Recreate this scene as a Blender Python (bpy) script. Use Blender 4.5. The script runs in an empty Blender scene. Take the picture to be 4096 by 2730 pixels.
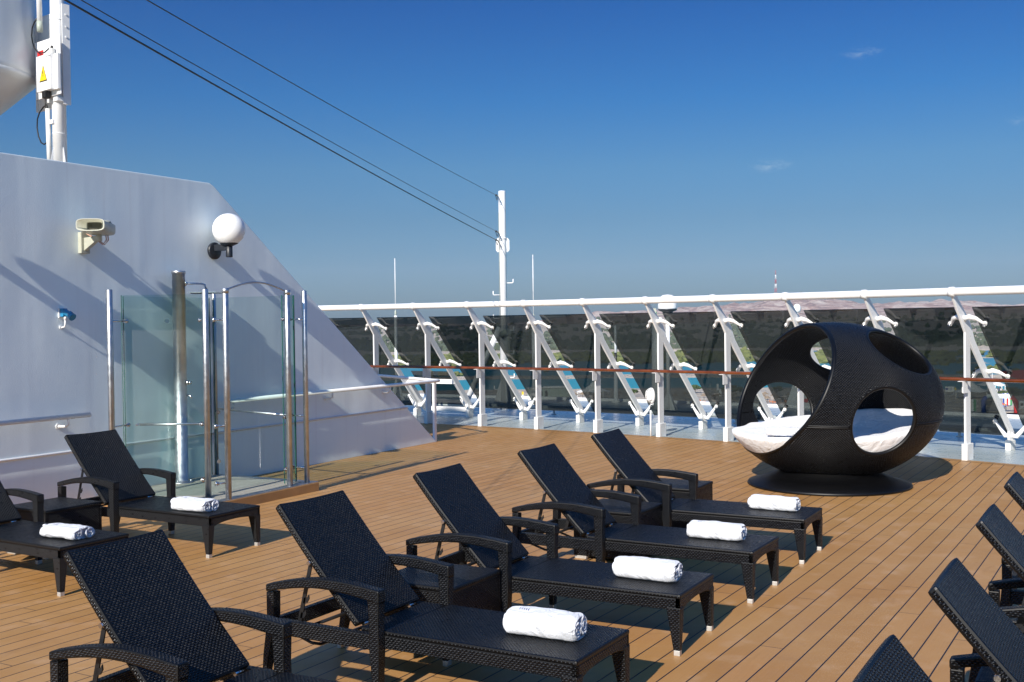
import bpy, bmesh, math, random
import numpy as np
from mathutils import Vector, Matrix, noise
random.seed(7); rng = np.random.default_rng(7)
R_ = math.radians; PI = math.pi
SC = bpy.context.scene
COL = SC.collection

# ------------------------------------------------------------------ camera
F_PX, PITCH, ROLL, H = 4406.27, -0.0172, 0.0127, 2.2274
cr, sr = math.cos(ROLL), math.sin(ROLL)
FW = Vector((0, math.cos(PITCH), math.sin(PITCH)))
UP0 = Vector((0, -math.sin(PITCH), math.cos(PITCH)))
RI0 = Vector((1, 0, 0))
RI = cr*RI0 - sr*UP0
UP = cr*UP0 + sr*RI0
CAM = Vector((0, 0, H))
cd = bpy.data.cameras.new('camera'); cam = bpy.data.objects.new('camera', cd); COL.objects.link(cam)
cd.sensor_width = 36.0; cd.sensor_fit = 'HORIZONTAL'; cd.lens = F_PX/4096*36.0
cd.clip_start = 0.05; cd.clip_end = 20000
m = Matrix((RI, UP, -FW)).transposed().to_4x4(); m.translation = CAM
cam.matrix_world = m
SC.camera = cam

def ray(x, y): return (x-2048)/F_PX*RI - (y-1365)/F_PX*UP + FW
def gp(x, y, z=0.0):                       # a point of the photo on a level of known height
    d = ray(x, y); return CAM + d*((z-H)/d.z)
def onplane(x, y, P, n):
    d = ray(x, y); return CAM + d*((P-CAM).dot(n)/d.dot(n))

# ------------------------------------------------------------------ world / sun
SUN_AZ, SUN_EL = 65.6, 29.5                # direction the light travels (from +X towards +Y)
w = bpy.data.worlds.new("World"); SC.world = w; w.use_nodes = True
nt = w.node_tree; N = nt.nodes; N.clear()
out = N.new('ShaderNodeOutputWorld'); bg = N.new('ShaderNodeBackground'); sky = N.new('ShaderNodeTexSky')
sky.sky_type = 'NISHITA'; sky.sun_disc = False
sky.sun_elevation = R_(SUN_EL)
sx, sy = -math.cos(R_(SUN_AZ)), -math.sin(R_(SUN_AZ))
sky.sun_rotation = math.atan2(sx, sy)
sky.altitude = 0; sky.air_density = 1.25; sky.dust_density = 0.9; sky.ozone_density = 4.5
# clear desert sky: deeper blue low down, boosted unseen overhead as added blue fill
tc = N.new('ShaderNodeTexCoord'); spx = N.new('ShaderNodeSeparateXYZ'); rp = N.new('ShaderNodeValToRGB'); mxs = N.new('ShaderNodeMix'); mxs.data_type = 'RGBA'; mxs.blend_type = 'MULTIPLY'; mxs.inputs[0].default_value = 1
nt.links.new(tc.outputs['Generated'], spx.inputs[0]); nt.links.new(spx.outputs[2], rp.inputs[0])
stops = [(0, (.195, .345, .56)), (.047, (.18, .33, .56)), (.092, (.150, .295, .475)), (.137, (.132, .305, .48)), (.197, (.048, .262, .50)), (.276, (.010, .192, .455)), (.42, (.06, .27, .55)), (.62, (.30, .68, 1.08)), (1, (.30, .68, 1.08))]
els = rp.color_ramp.elements
while len(els) < len(stops): els.new(.5)
for i_, (p_, c_) in enumerate(stops): els[i_].position = p_; els[i_].color = (*c_, 1)
nt.links.new(sky.outputs[0], mxs.inputs[6]); nt.links.new(rp.outputs[0], mxs.inputs[7]); 
# two faint wisps of cloud, far apart, fixed to sky directions
cur = mxs.outputs[2]
def wn(t, **k):
    x = N.new(t)
    for a_, b_ in k.items(): setattr(x, a_, b_)
    return x
for (px_, py_, wd, hg, am) in ((3085, 662, .017, .0055, .55), (3450, 210, .016, .0045, .40), (4080, 480, .010, .004, .3)):
    d_ = ray(px_, py_).normalized()
    sub = wn('ShaderNodeVectorMath', operation='SUBTRACT'); nt.links.new(tc.outputs['Generated'], sub.inputs[0]); sub.inputs[1].default_value = d_
    scv = wn('ShaderNodeVectorMath', operation='MULTIPLY'); nt.links.new(sub.outputs[0], scv.inputs[0]); scv.inputs[1].default_value = (1/wd, 1/wd, 1/hg)
    ln_ = wn('ShaderNodeVectorMath', operation='LENGTH'); nt.links.new(scv.outputs[0], ln_.inputs[0])
    nz = wn('ShaderNodeTexNoise'); nz.inputs['Scale'].default_value = 1.6; nz.inputs['Detail'].default_value = 6; nz.inputs['Roughness'].default_value = .7; nt.links.new(scv.outputs[0], nz.inputs['Vector'])
    m1 = wn('ShaderNodeMapRange'); nt.links.new(ln_.outputs['Value'], m1.inputs[0]); m1.inputs[1].default_value = 1.3; m1.inputs[2].default_value = .1; m1.inputs[3].default_value = 0; m1.inputs[4].default_value = 1
    m2 = wn('ShaderNodeMapRange'); nt.links.new(nz.outputs['Fac'], m2.inputs[0]); m2.inputs[1].default_value = .45; m2.inputs[2].default_value = .75; m2.inputs[3].default_value = 0; m2.inputs[4].default_value = am
    mm = wn('ShaderNodeMath', operation='MULTIPLY'); nt.links.new(m1.outputs[0], mm.inputs[0]); nt.links.new(m2.outputs[0], mm.inputs[1])
    mxc = wn('ShaderNodeMix'); mxc.data_type = 'RGBA'; nt.links.new(mm.outputs[0], mxc.inputs[0]); nt.links.new(cur, mxc.inputs[6]); mxc.inputs[7].default_value = (3.2, 4.0, 4.8, 1); cur = mxc.outputs[2]
nt.links.new(cur, bg.inputs[0]); bg.inputs[1].default_value = 0.118
nt.links.new(bg.outputs[0], out.inputs[0])
sl = bpy.data.lights.new('sun', 'SUN'); sl.energy = 4.9; sl.angle = R_(0.53); sl.color = (1.0, 0.93, 0.83)
so = bpy.data.objects.new('sun', sl); COL.objects.link(so)
D = Vector((math.cos(R_(SUN_AZ))*math.cos(R_(SUN_EL)), math.sin(R_(SUN_AZ))*math.cos(R_(SUN_EL)), -math.sin(R_(SUN_EL))))
so.rotation_euler = D.to_track_quat('-Z', 'Y').to_euler(); so.location = (-20, -40, 40)
SC.view_settings.view_transform = 'Standard'; SC.view_settings.look = 'None'
SC.view_settings.gamma = 1; SC.view_settings.exposure = 0.45
SC.cycles.transparent_max_bounces = 32
SC.cycles.max_bounces = 8

# ------------------------------------------------------------------ materials
def newmat(name):
    m = bpy.data.materials.new(name); m.use_nodes = True
    nt = m.node_tree; b = nt.nodes.get('Principled BSDF'); return m, nt, b
class NB:
    """tiny node builder"""
    def __init__(s, nt): s.nt = nt
    def n(s, t, **k):
        x = s.nt.nodes.new(t)
        for a, b in k.items(): setattr(x, a, b)
        return x
    def l(s, a, b): s.nt.links.new(a, b)
    def val(s, inp, v):
        if hasattr(v, 'is_output') or isinstance(v, bpy.types.NodeSocket): s.l(v, inp)
        else: inp.default_value = v
    def math(s, op, a, b=0.0, c=0.0, clamp=False):
        x = s.n('ShaderNodeMath', operation=op); x.use_clamp = clamp
        s.val(x.inputs[0], a); s.val(x.inputs[1], b); s.val(x.inputs[2], c); return x.outputs[0]
    def mix(s, f, a, b, mode='MIX'):
        x = s.n('ShaderNodeMix', data_type='RGBA', blend_type=mode)
        s.val(x.inputs[0], f)
        for i, v in ((6, a), (7, b)):
            if isinstance(v, tuple): x.inputs[i].default_value = (*v[:3], 1)
            else: s.l(v, x.inputs[i])
        return x.outputs[2]
    def noise(s, vec, scale, detail=3, rough=.5, dist=0):
        x = s.n('ShaderNodeTexNoise'); x.inputs['Scale'].default_value = scale; x.inputs['Detail'].default_value = detail
        x.inputs['Roughness'].default_value = rough; x.inputs['Distortion'].default_value = dist
        if vec is not None: s.l(vec, x.inputs['Vector'])
        return x.outputs['Fac']
    def ramp(s, f, stops):
        x = s.n('ShaderNodeValToRGB'); e = x.color_ramp.elements
        while len(e) < len(stops): e.new(0.5)
        for i, (p, c) in enumerate(stops):
            e[i].position = p; e[i].color = (*c[:3], 1) if isinstance(c, tuple) else (c, c, c, 1)
        s.l(f, x.inputs[0]); return x.outputs[0]
    def mapr(s, v, a, b, c, d, clamp=True):
        x = s.n('ShaderNodeMapRange'); x.clamp = clamp
        s.l(v, x.inputs[0])
        for i, q in enumerate((a, b, c, d)): x.inputs[i+1].default_value = q
        return x.outputs[0]
    def bump(s, h, strength, dist, normal=None):
        x = s.n('ShaderNodeBump'); x.inputs['Strength'].default_value = strength; x.inputs['Distance'].default_value = dist
        s.l(h, x.inputs['Height'])
        if normal is not None: s.l(normal, x.inputs['Normal'])
        return x.outputs[0]
    def coord(s, which='Object'):
        return s.n('ShaderNodeTexCoord').outputs[which]
    def pos(s): return s.n('ShaderNodeNewGeometry').outputs['Position']

def simple(name, col, rough=.5, metal=0, noise_amt=.08, nscale=6, bump=0, bscale=60, spec=.5, coat=0):
    m, nt, b = newmat(name); B = NB(nt)
    c = B.coord()
    f = B.noise(c, nscale, 4)
    d = tuple(max(0, x*(1-noise_amt*1.5)) for x in col); e = tuple(min(1, x*(1+noise_amt)) for x in col)
    B.l(B.ramp(f, [(.3, d), (.7, e)]), b.inputs['Base Color'])
    b.inputs['Roughness'].default_value = rough; b.inputs['Metallic'].default_value = metal
    b.inputs['Specular IOR Level'].default_value = spec
    if coat: b.inputs['Coat Weight'].default_value = coat; b.inputs['Coat Roughness'].default_value = .1
    rr = B.mapr(B.noise(c, nscale*2.3, 3), .3, .7, max(0.02, rough-.07), min(1, rough+.1)); B.l(rr, b.inputs['Roughness'])
    if bump: B.l(B.bump(B.noise(c, bscale, 3), bump, .004), b.inputs['Normal'])
    return m

def weave_mat(name, row=.0125, per=.026, swap=False, gain=1.0):
    m, nt, b = newmat(name); B = NB(nt)
    uv = B.n('ShaderNodeUVMap').outputs[0]
    sp = B.n('ShaderNodeSeparateXYZ'); B.l(uv, sp.inputs[0])
    u, v = (sp.outputs[1], sp.outputs[0]) if swap else (sp.outputs[0], sp.outputs[1])
    wob = B.math('MULTIPLY', B.math('SUBTRACT', B.noise(uv, 22, 2), .5), .005)
    v = B.math('ADD', v, wob)
    vi = B.math('DIVIDE', v, row)
    rowi = B.math('FLOOR', vi)
    prof = B.math('ABSOLUTE', B.math('SINE', B.math('MULTIPLY', vi, PI)))
    ph = B.math('ADD', B.math('DIVIDE', u, per), B.math('MULTIPLY', rowi, .5))
    along = B.math('MULTIPLY_ADD', B.math('COSINE', B.math('MULTIPLY', ph, 2*PI)), .5, .5)
    along = B.math('POWER', along, .6)
    h = B.math('MULTIPLY', B.math('POWER', prof, .7), along)
    rnd = B.n('ShaderNodeTexWhiteNoise', noise_dimensions='2D')
    cb = B.n('ShaderNodeCombineXYZ'); B.l(B.math('FLOOR', ph), cb.inputs[0]); B.l(rowi, cb.inputs[1]); B.l(cb.outputs[0], rnd.inputs['Vector'])
    strand = B.mix(rnd.outputs[0], (.010*gain, .0115*gain, .014*gain), (.026*gain, .028*gain, .033*gain))
    dust = B.math('MULTIPLY', B.noise(B.coord(), 5, 4), .35)
    strand = B.mix(B.math('MULTIPLY', dust, .6), strand, (.030, .031, .033))
    B.l(B.mix(B.math('POWER', h, 1.4), (.0012, .0012, .0015), strand), b.inputs['Base Color'])
    B.l(B.mapr(rnd.outputs[0], 0, 1, .27, .47), b.inputs['Roughness'])
    b.inputs['Specular IOR Level'].default_value = .34
    B.l(B.bump(h, 1.0, .009), b.inputs['Normal'])
    return m

M = {}
M['weave'] = weave_mat('black_wicker')
M['weave_fine'] = weave_mat('black_wicker_fine', .0115, .024)
M['weave_x'] = weave_mat('black_wicker_across', .0125, .027, swap=True)
M['weave_paler'] = weave_mat('black_wicker_paler', .016, .03, swap=True, gain=2.2)  # same weave with paler strands, for the daybed base skirt
M['weave_egg'] = weave_mat('black_wicker_daybed', .019, .030, swap=True)
M['weave_egg'].node_tree.nodes['Principled BSDF'].inputs['Specular IOR Level'].default_value = .17
M['white_paint'] = simple('white_paint', (.80, .80, .79), .32, bump=.15, bscale=45, noise_amt=.03)
M['white_worn'] = simple('white_worn_paint', (.72, .73, .72), .4, bump=.25, bscale=30, noise_amt=.07)
M['steel'] = simple('brushed_steel', (.53, .55, .57), .40, 1.0, noise_amt=.10, nscale=9)
M['chrome'] = simple('chrome', (.65, .64, .63), .16, 1.0, noise_amt=.04)
M['black_metal'] = simple('black_metal', (.012, .012, .013), .35, 0, noise_amt=.2)
M['cap'] = simple('aluminium_cap', (.62, .61, .58), .38, 0.6, noise_amt=.12, nscale=20)
M['globe'] = simple('opal_glass', (.86, .86, .84), .25, noise_amt=.01)
M['lamp_black'] = simple('charcoal_metal', (.014, .018, .026), .42, noise_amt=.15)
M['cream'] = simple('cream_plastic', (.45, .455, .37), .38, noise_amt=.07, nscale=14)
M['cream_dark'] = simple('dark_grille', (.05, .048, .035), .6)
M['socket_blue'] = simple('blue_plastic', (.02, .21, .40), .35, noise_amt=.1)
M['pink_cable'] = simple('pink_cable', (.50, .28, .20), .5)
M['black_rubber'] = simple('black_rubber', (.01, .01, .011), .5)
M['grey_plastic'] = simple('grey_plastic', (.38, .42, .36), .45)
M['dome_grey'] = simple('grey_white_gelcoat', (.60, .64, .67), .35, noise_amt=.02)
M['red'] = simple('red_paint', (.62, .02, .02), .5)
M['tower_red'] = simple('hazed_red_paint', (.40, .10, .12), .6)  # red muted in the colour itself to stand for distance haze
M['yellow'] = simple('yellow_sticker', (.80, .55, .01), .4, noise_amt=.02)
M['ink'] = simple('black_ink', (.01, .01, .01), .5)
M['green_wire'] = simple('green_wire', (.02, .32, .12), .5)
M['blue_print'] = simple('blue_print', (.02, .06, .30), .5)
M['green_print'] = simple('green_print', (.01, .22, .06), .5)
M['embroidery'] = simple('blue_thread', (.05, .07, .22), .7)
M['grey_deck_steel'] = simple('grey_paint', (.33, .37, .37), .4, bump=.1)
M['orange'] = simple('orange_plastic', (.60, .16, .03), .5)
M['sail_red'] = simple('red_sailcloth', (.38, .05, .05), .7)
M['tent'] = simple('tent_canvas', (.74, .74, .71), .7, noise_amt=.05)
M['thatch'] = simple('thatch', (.24, .18, .12), .9, noise_amt=.3, nscale=8)
M['trunk'] = simple('bark', (.12, .08, .05), .9, noise_amt=.2)
M['mint'] = simple('mint_wall', (.42, .50, .44), .7, noise_amt=.1)
M['dark_window'] = simple('dark_opening', (.02, .02, .02), .4)
M['concrete'] = simple('concrete', (.42, .40, .37), .8)
for k, c in dict(shirt_a=(.55, .05, .06), shirt_b=(.70, .70, .72), shirt_c=(.03, .14, .42), shirt_d=(.60, .28, .05), skin=(.35, .20, .14), trousers=(.03, .035, .06)).items():
    M[k] = simple(k+'_cloth', c, .8)

def m_wall():
    m, nt, b = newmat('painted_steel_wall'); B = NB(nt); c = B.coord()
    b.inputs['Roughness'].default_value = .34; b.inputs['Specular IOR Level'].default_value = .45
    col = B.ramp(B.noise(c, .8, 5), [(.3, (.80, .89, .92)), (.7, (.84, .93, .95))])
    stm = B.n('ShaderNodeMapping'); stm.inputs['Scale'].default_value = (9, 1, .35); B.l(c, stm.inputs['Vector'])
    stk = B.mapr(B.noise(stm.outputs[0], 1.0, 4, .6), .55, .8, 0, .35); col = B.mix(stk, col, (.66, .70, .72))
    vo = B.n('ShaderNodeTexVoronoi'); vo.inputs['Scale'].default_value = 2.6; B.l(c, vo.inputs['Vector'])
    chip = B.math('LESS_THAN', vo.outputs['Distance'], .028); col = B.mix(chip, col, (.95, .95, .93))
    B.l(col, b.inputs['Base Color'])
    # plate seams: faint welded ridges at each stiffener, dents between them, brush texture on top
    sp = B.n('ShaderNodeSeparateXYZ'); B.l(c, sp.inputs[0])
    sx_ = B.math('ABSOLUTE', B.math('SUBTRACT', B.math('FRACT', B.math('DIVIDE', B.math('ADD', sp.outputs[0], .35), .86)), .5))
    seam = B.mapr(sx_, .0, .10, 1, 0)
    sz_ = B.math('ABSOLUTE', B.math('SUBTRACT', B.math('FRACT', B.math('DIVIDE', B.math('ADD', sp.outputs[2], .72), 1.45)), .5))
    seamz = B.mapr(sz_, .0, .02, 1, 0)
    mp = B.n('ShaderNodeMapping'); mp.inputs['Scale'].default_value = (1.15, 1, .55); B.l(c, mp.inputs['Vector'])
    dents = B.noise(mp.outputs[0], 1.0, 1.5, .5)
    fine = B.noise(c, 55, 4, .6); mid = B.noise(c, 9, 2)
    h = B.math('ADD', B.math('MULTIPLY', dents, 4.0), B.math('MULTIPLY', seam, .10))
    h = B.math('ADD', h, B.math('MULTIPLY', seamz, .05))
    h = B.math('ADD', h, B.math('MULTIPLY', chip, .8)); n1 = B.bump(h, 1.0, .0065)
    n2 = B.bump(B.math('ADD', B.math('MULTIPLY', fine, .34), B.math('MULTIPLY', mid, .16)), .9, .006, n1)
    B.l(n2, b.inputs['Normal']); return m
M['wall'] = m_wall()

PLANK = R_(59.4)
def m_wood():
    m, nt, b = newmat('teak_decking'); B = NB(nt); c = B.coord()
    mp = B.n('ShaderNodeMapping'); mp.vector_type = 'POINT'; mp.inputs['Rotation'].default_value = (0, 0, -PLANK); B.l(c, mp.inputs['Vector'])
    sp = B.n('ShaderNodeSeparateXYZ'); B.l(mp.outputs[0], sp.inputs[0])
    x, y = sp.outputs[0], sp.outputs[1]
    yy = B.math('DIVIDE', B.math('ADD', y, PH_Y), .16)
    row = B.math('FLOOR', yy); fr = B.math('SUBTRACT', yy, row)
    wn = B.n('ShaderNodeTexWhiteNoise', noise_dimensions='1D'); B.l(row, wn.inputs['W'])
    xo = B.math('ADD', B.math('DIVIDE', x, 2.9), B.math('MULTIPLY', wn.outputs[0], 7.3))
    seg = B.math('FLOOR', xo); fx = B.math('SUBTRACT', xo, seg)
    edge = B.math('MINIMUM', fr, B.math('SUBTRACT', 1, fr))
    caulk = B.math('LESS_THAN', edge, .032)
    joint = B.math('LESS_THAN', fx, .0024)
    line = B.math('MAXIMUM', caulk, B.math('MULTIPLY', joint, .85))
    cb = B.n('ShaderNodeCombineXYZ'); B.l(row, cb.inputs[0]); B.l(seg, cb.inputs[1])
    w2 = B.n('ShaderNodeTexWhiteNoise', noise_dimensions='2D'); B.l(cb.outputs[0], w2.inputs['Vector'])
    gm = B.n('ShaderNodeMapping'); gm.inputs['Scale'].default_value = (.8, 26, 1); B.l(mp.outputs[0], gm.inputs['Vector'])
    grain = B.noise(gm.outputs[0], 3.5, 5, .62)
    blot = B.noise(c, .55, 5, .62); blot2 = B.noise(c, 3.1, 4, .6)
    base = B.mix(w2.outputs[0], (.375, .184, .054), (.450, .228, .077))
    base = B.mix(B.mapr(grain, .3, .7, 0, .45), base, (.33, .172, .052))
    base = B.mix(B.mapr(blot, .38, .68, 0, .55), base, (.46, .275, .115))
    base = B.mix(B.mapr(blot2, .54, .72, 0, .45), base, (.50, .32, .19))
    # small scuffs: pale thin scratches
    vm = B.n('ShaderNodeMapping'); vm.inputs['Scale'].default_value = (1, 5, 1); vm.inputs['Rotation'].default_value = (0, 0, .6); B.l(c, vm.inputs['Vector'])
    sc = B.noise(vm.outputs[0], 7, 6, .75, 1.5)
    dk = B.noise(c, 1.7, 6, .7, .6); base = B.mix(B.mapr(dk, .60, .80, 0, .5), base, (.22, .11, .045))
    base = B.mix(B.math('MULTIPLY', B.mapr(sc, .64, .72, 0, 1), .5), base, (.55, .38, .25))
    B.l(B.mix(line, base, (.018, .018, .022)), b.inputs['Base Color'])
    B.l(B.mapr(blot2, .3, .7, .42, .62), b.inputs['Roughness'])
    b.inputs['Specular IOR Level'].default_value = .35
    hgt = B.math('SUBTRACT', B.math('MULTIPLY', grain, .25), B.math('MULTIPLY', line, .6))
    B.l(B.bump(hgt, .5, .003), b.inputs['Normal']); return m
# plank lines: distance across = (sin a, -cos a).P ; mapped y' = -across
PH_Y = -0.1277+0.16
M['wood'] = m_wood()
M['wood_edge'] = simple('teak_margin', (.37, .205, .08), .5, noise_amt=.12, nscale=3)
def m_varnish():
    m, nt, b = newmat('varnished_wood'); B = NB(nt); c = B.coord()
    g = B.noise(c, 4, 4); B.l(B.ramp(g, [(.3, (.085, .020, .004)), (.7, (.19, .050, .009))]), b.inputs['Base Color'])
    b.inputs['Roughness'].default_value = .18; b.inputs['Coat Weight'].default_value = 1; b.inputs['Coat Roughness'].default_value = .05; return m
M['varnish'] = m_varnish()
def m_slats():
    m, nt, b = newmat('weathered_slats'); B = NB(nt); c = B.coord()
    sp = B.n('ShaderNodeSeparateXYZ'); B.l(c, sp.inputs[0])
    fr = B.math('FRACT', B.math('DIVIDE', sp.outputs[1], .062))
    gap = B.math('LESS_THAN', fr, .16)
    gm = B.n('ShaderNodeMapping'); gm.inputs['Scale'].default_value = (1, 18, 1); B.l(c, gm.inputs['Vector'])
    g = B.noise(gm.outputs[0], 4, 4)
    B.l(B.mix(gap, B.ramp(g, [(.3, (.30, .29, .24)), (.7, (.46, .44, .37))]), (.03, .03, .025)), b.inputs['Base Color'])
    b.inputs['Roughness'].default_value = .7; return m
M['slats'] = m_slats()
def m_greydeck():
    m, nt, b = newmat('grey_blue_deck_paint'); B = NB(nt); c = B.coord()
    f = B.noise(c, .9, 5, .6); f2 = B.noise(c, 5, 4)
    col = B.ramp(f, [(.3, (.33, .40, .42)), (.7, (.43, .48, .49))])
    col = B.mix(B.mapr(f2, .6, .75, 0, .3), col, (.40, .42, .40))
    B.l(col, b.inputs['Base Color'])
    B.l(B.mapr(f2, .3, .7, .22, .40), b.inputs['Roughness'])
    B.l(B.bump(B.noise(c, 2.5, 2), .12, .004), b.inputs['Normal']); return m
M['deck_grey'] = m_greydeck()
def m_glass(name, tint, ior=1.5, rough=0.0, boost=1.0):
    m, nt, b = newmat(name); nt.nodes.remove(b); B = NB(nt)
    o = nt.nodes['Material Output']
    tr = B.n('ShaderNodeBsdfTransparent'); tr.inputs[0].default_value = (*tint, 1)
    gl = B.n('ShaderNodeBsdfGlossy'); gl.inputs['Roughness'].default_value = rough; gl.inputs[0].default_value = (1, 1, 1, 1)
    fr = B.n('ShaderNodeFresnel'); fr.inputs[0].default_value = ior
    mx = B.n('ShaderNodeMixShader'); bf = B.n('ShaderNodeNewGeometry').outputs['Backfacing']; B.l(B.math('MULTIPLY', B.math('MULTIPLY', fr.outputs[0], boost), B.math('SUBTRACT', 1, bf), clamp=True), mx.inputs[0])
    B.l(tr.outputs[0], mx.inputs[1]); B.l(gl.outputs[0], mx.inputs[2]); B.l(mx.outputs[0], o.inputs[0]); return m
M['smoked'] = m_glass('smoked_glass', (.265, .285, .28), 1.45)
M['clear'] = m_glass('shower_glass', (.88, .935, .925), 1.5, boost=.4)
M['glass_edge'] = simple('green_glass_edge', (.02, .10, .08), .15, noise_amt=.05)
def m_cloth(name, col, scale=160, strength=.5, wr=0):
    m, nt, b = newmat(name); B = NB(nt); c = B.coord()
    B.l(B.ramp(B.noise(c, 6, 3), [(.3, tuple(x*.97 for x in col)), (.7, col)]), b.inputs['Base Color'])
    b.inputs['Roughness'].default_value = .9; b.inputs['Sheen Weight'].default_value = .3
    n1 = B.bump(B.noise(c, scale, 3, .7), strength, .003)
    if wr: n1 = B.bump(B.noise(c, 5 if scale < 100 else 13, 3, .5, 1.6), wr, .05 if scale < 100 else .018, n1)
    B.l(n1, b.inputs['Normal']); return m
M['terry'] = m_cloth('white_terry', (.68, .695, .73), 95, 1.0, 1.0)
M['sheet'] = m_cloth('white_sheet', (.80, .80, .81), 60, .1, .5)
def m_water():
    m, nt, b = newmat('lagoon_water'); B = NB(nt); p = B.pos()
    sp = B.n('ShaderNodeSeparateXYZ'); B.l(p, sp.inputs[0])
    ln = B.n('ShaderNodeVectorMath', operation='LENGTH'); B.l(p, ln.inputs[0])
    mp = B.n('ShaderNodeMapping'); mp.inputs['Scale'].default_value = (.25, 1, 1); B.l(p, mp.inputs['Vector'])
    n = B.noise(mp.outputs[0], .02, 4)
    dd = B.math('ADD', ln.outputs['Value'], B.math('MULTIPLY', B.math('SUBTRACT', n, .5), 90))
    col = B.ramp(B.mapr(dd, 380, 1000, 0, 1), [(0, (.02, .30, .31)), (.22, (.015, .27, .31)), (.45, (.03, .24, .30)), (1, (.03, .15, .24))])
    B.l(col, b.inputs['Base Color']); b.inputs['Roughness'].default_value = .35; b.inputs['Specular IOR Level'].default_value = .3
    B.l(B.bump(B.noise(mp.outputs[0], 1.1, 3), .35, .4), b.inputs['Normal']); return m
M['water'] = m_water()
def m_terrain():
    m, nt, b = newmat('desert_ground'); B = NB(nt); p = B.pos()
    ln = B.n('ShaderNodeVectorMath', operation='LENGTH'); B.l(p, ln.inputs[0]); d = ln.outputs['Value']
    n1 = B.noise(p, .012, 6, .6); n2 = B.noise(p, .06, 5, .65)
    sand = B.ramp(n2, [(.3, (.56, .47, .36)), (.7, (.70, .61, .49))])
    scrub = B.mix(B.mapr(n2, .45, .62, 0, .55), sand, (.26, .23, .15))
    sq = B.n('ShaderNodeMapping'); sq.inputs['Scale'].default_value = (1, 1, 5); B.l(p, sq.inputs['Vector']); rk = B.noise(sq.outputs[0], .017, 7, .7, 1.2)
    rock = B.ramp(rk, [(.30, (.22, .16, .15)), (.45, (.44, .29, .25)), (.52, (.60, .46, .39)), (.62, (.72, .62, .53)), (.75, (.34, .25, .23))])
    c = B.mix(B.mapr(d, 980, 1150, 0, 1), sand, scrub)
    c = B.mix(B.mapr(d, 1900, 2300, 0, 1), c, rock)
    B.l(c, b.inputs['Base Color']); b.inputs['Roughness'].default_value = .95
    B.l(B.bump(B.noise(p, .03, 7, .7), 1.0, 22), b.inputs['Normal']); return m
M['terrain'] = m_terrain()
def m_leaf(name, a, bcol, sc=.12):
    m, nt, b = newmat(name); B = NB(nt); p = B.pos()
    B.l(B.ramp(B.noise(p, sc, 5, .7), [(.3, a), (.7, bcol)]), b.inputs['Base Color'])
    b.inputs['Roughness'].default_value = .8; B.l(B.bump(B.noise(p, 1.5, 4, .7), 1, .8), b.inputs['Normal']); return m
M['mangrove'] = m_leaf('mangrove_leaves', (.08, .11, .03), (.20, .215, .06))
M['woodland'] = m_leaf('woodland_leaves', (.045, .065, .038), (.105, .13, .07), .03)
M['beach_leaf'] = m_leaf('beach_tree_leaves', (.03, .06, .015), (.09, .13, .03), .8)

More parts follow.
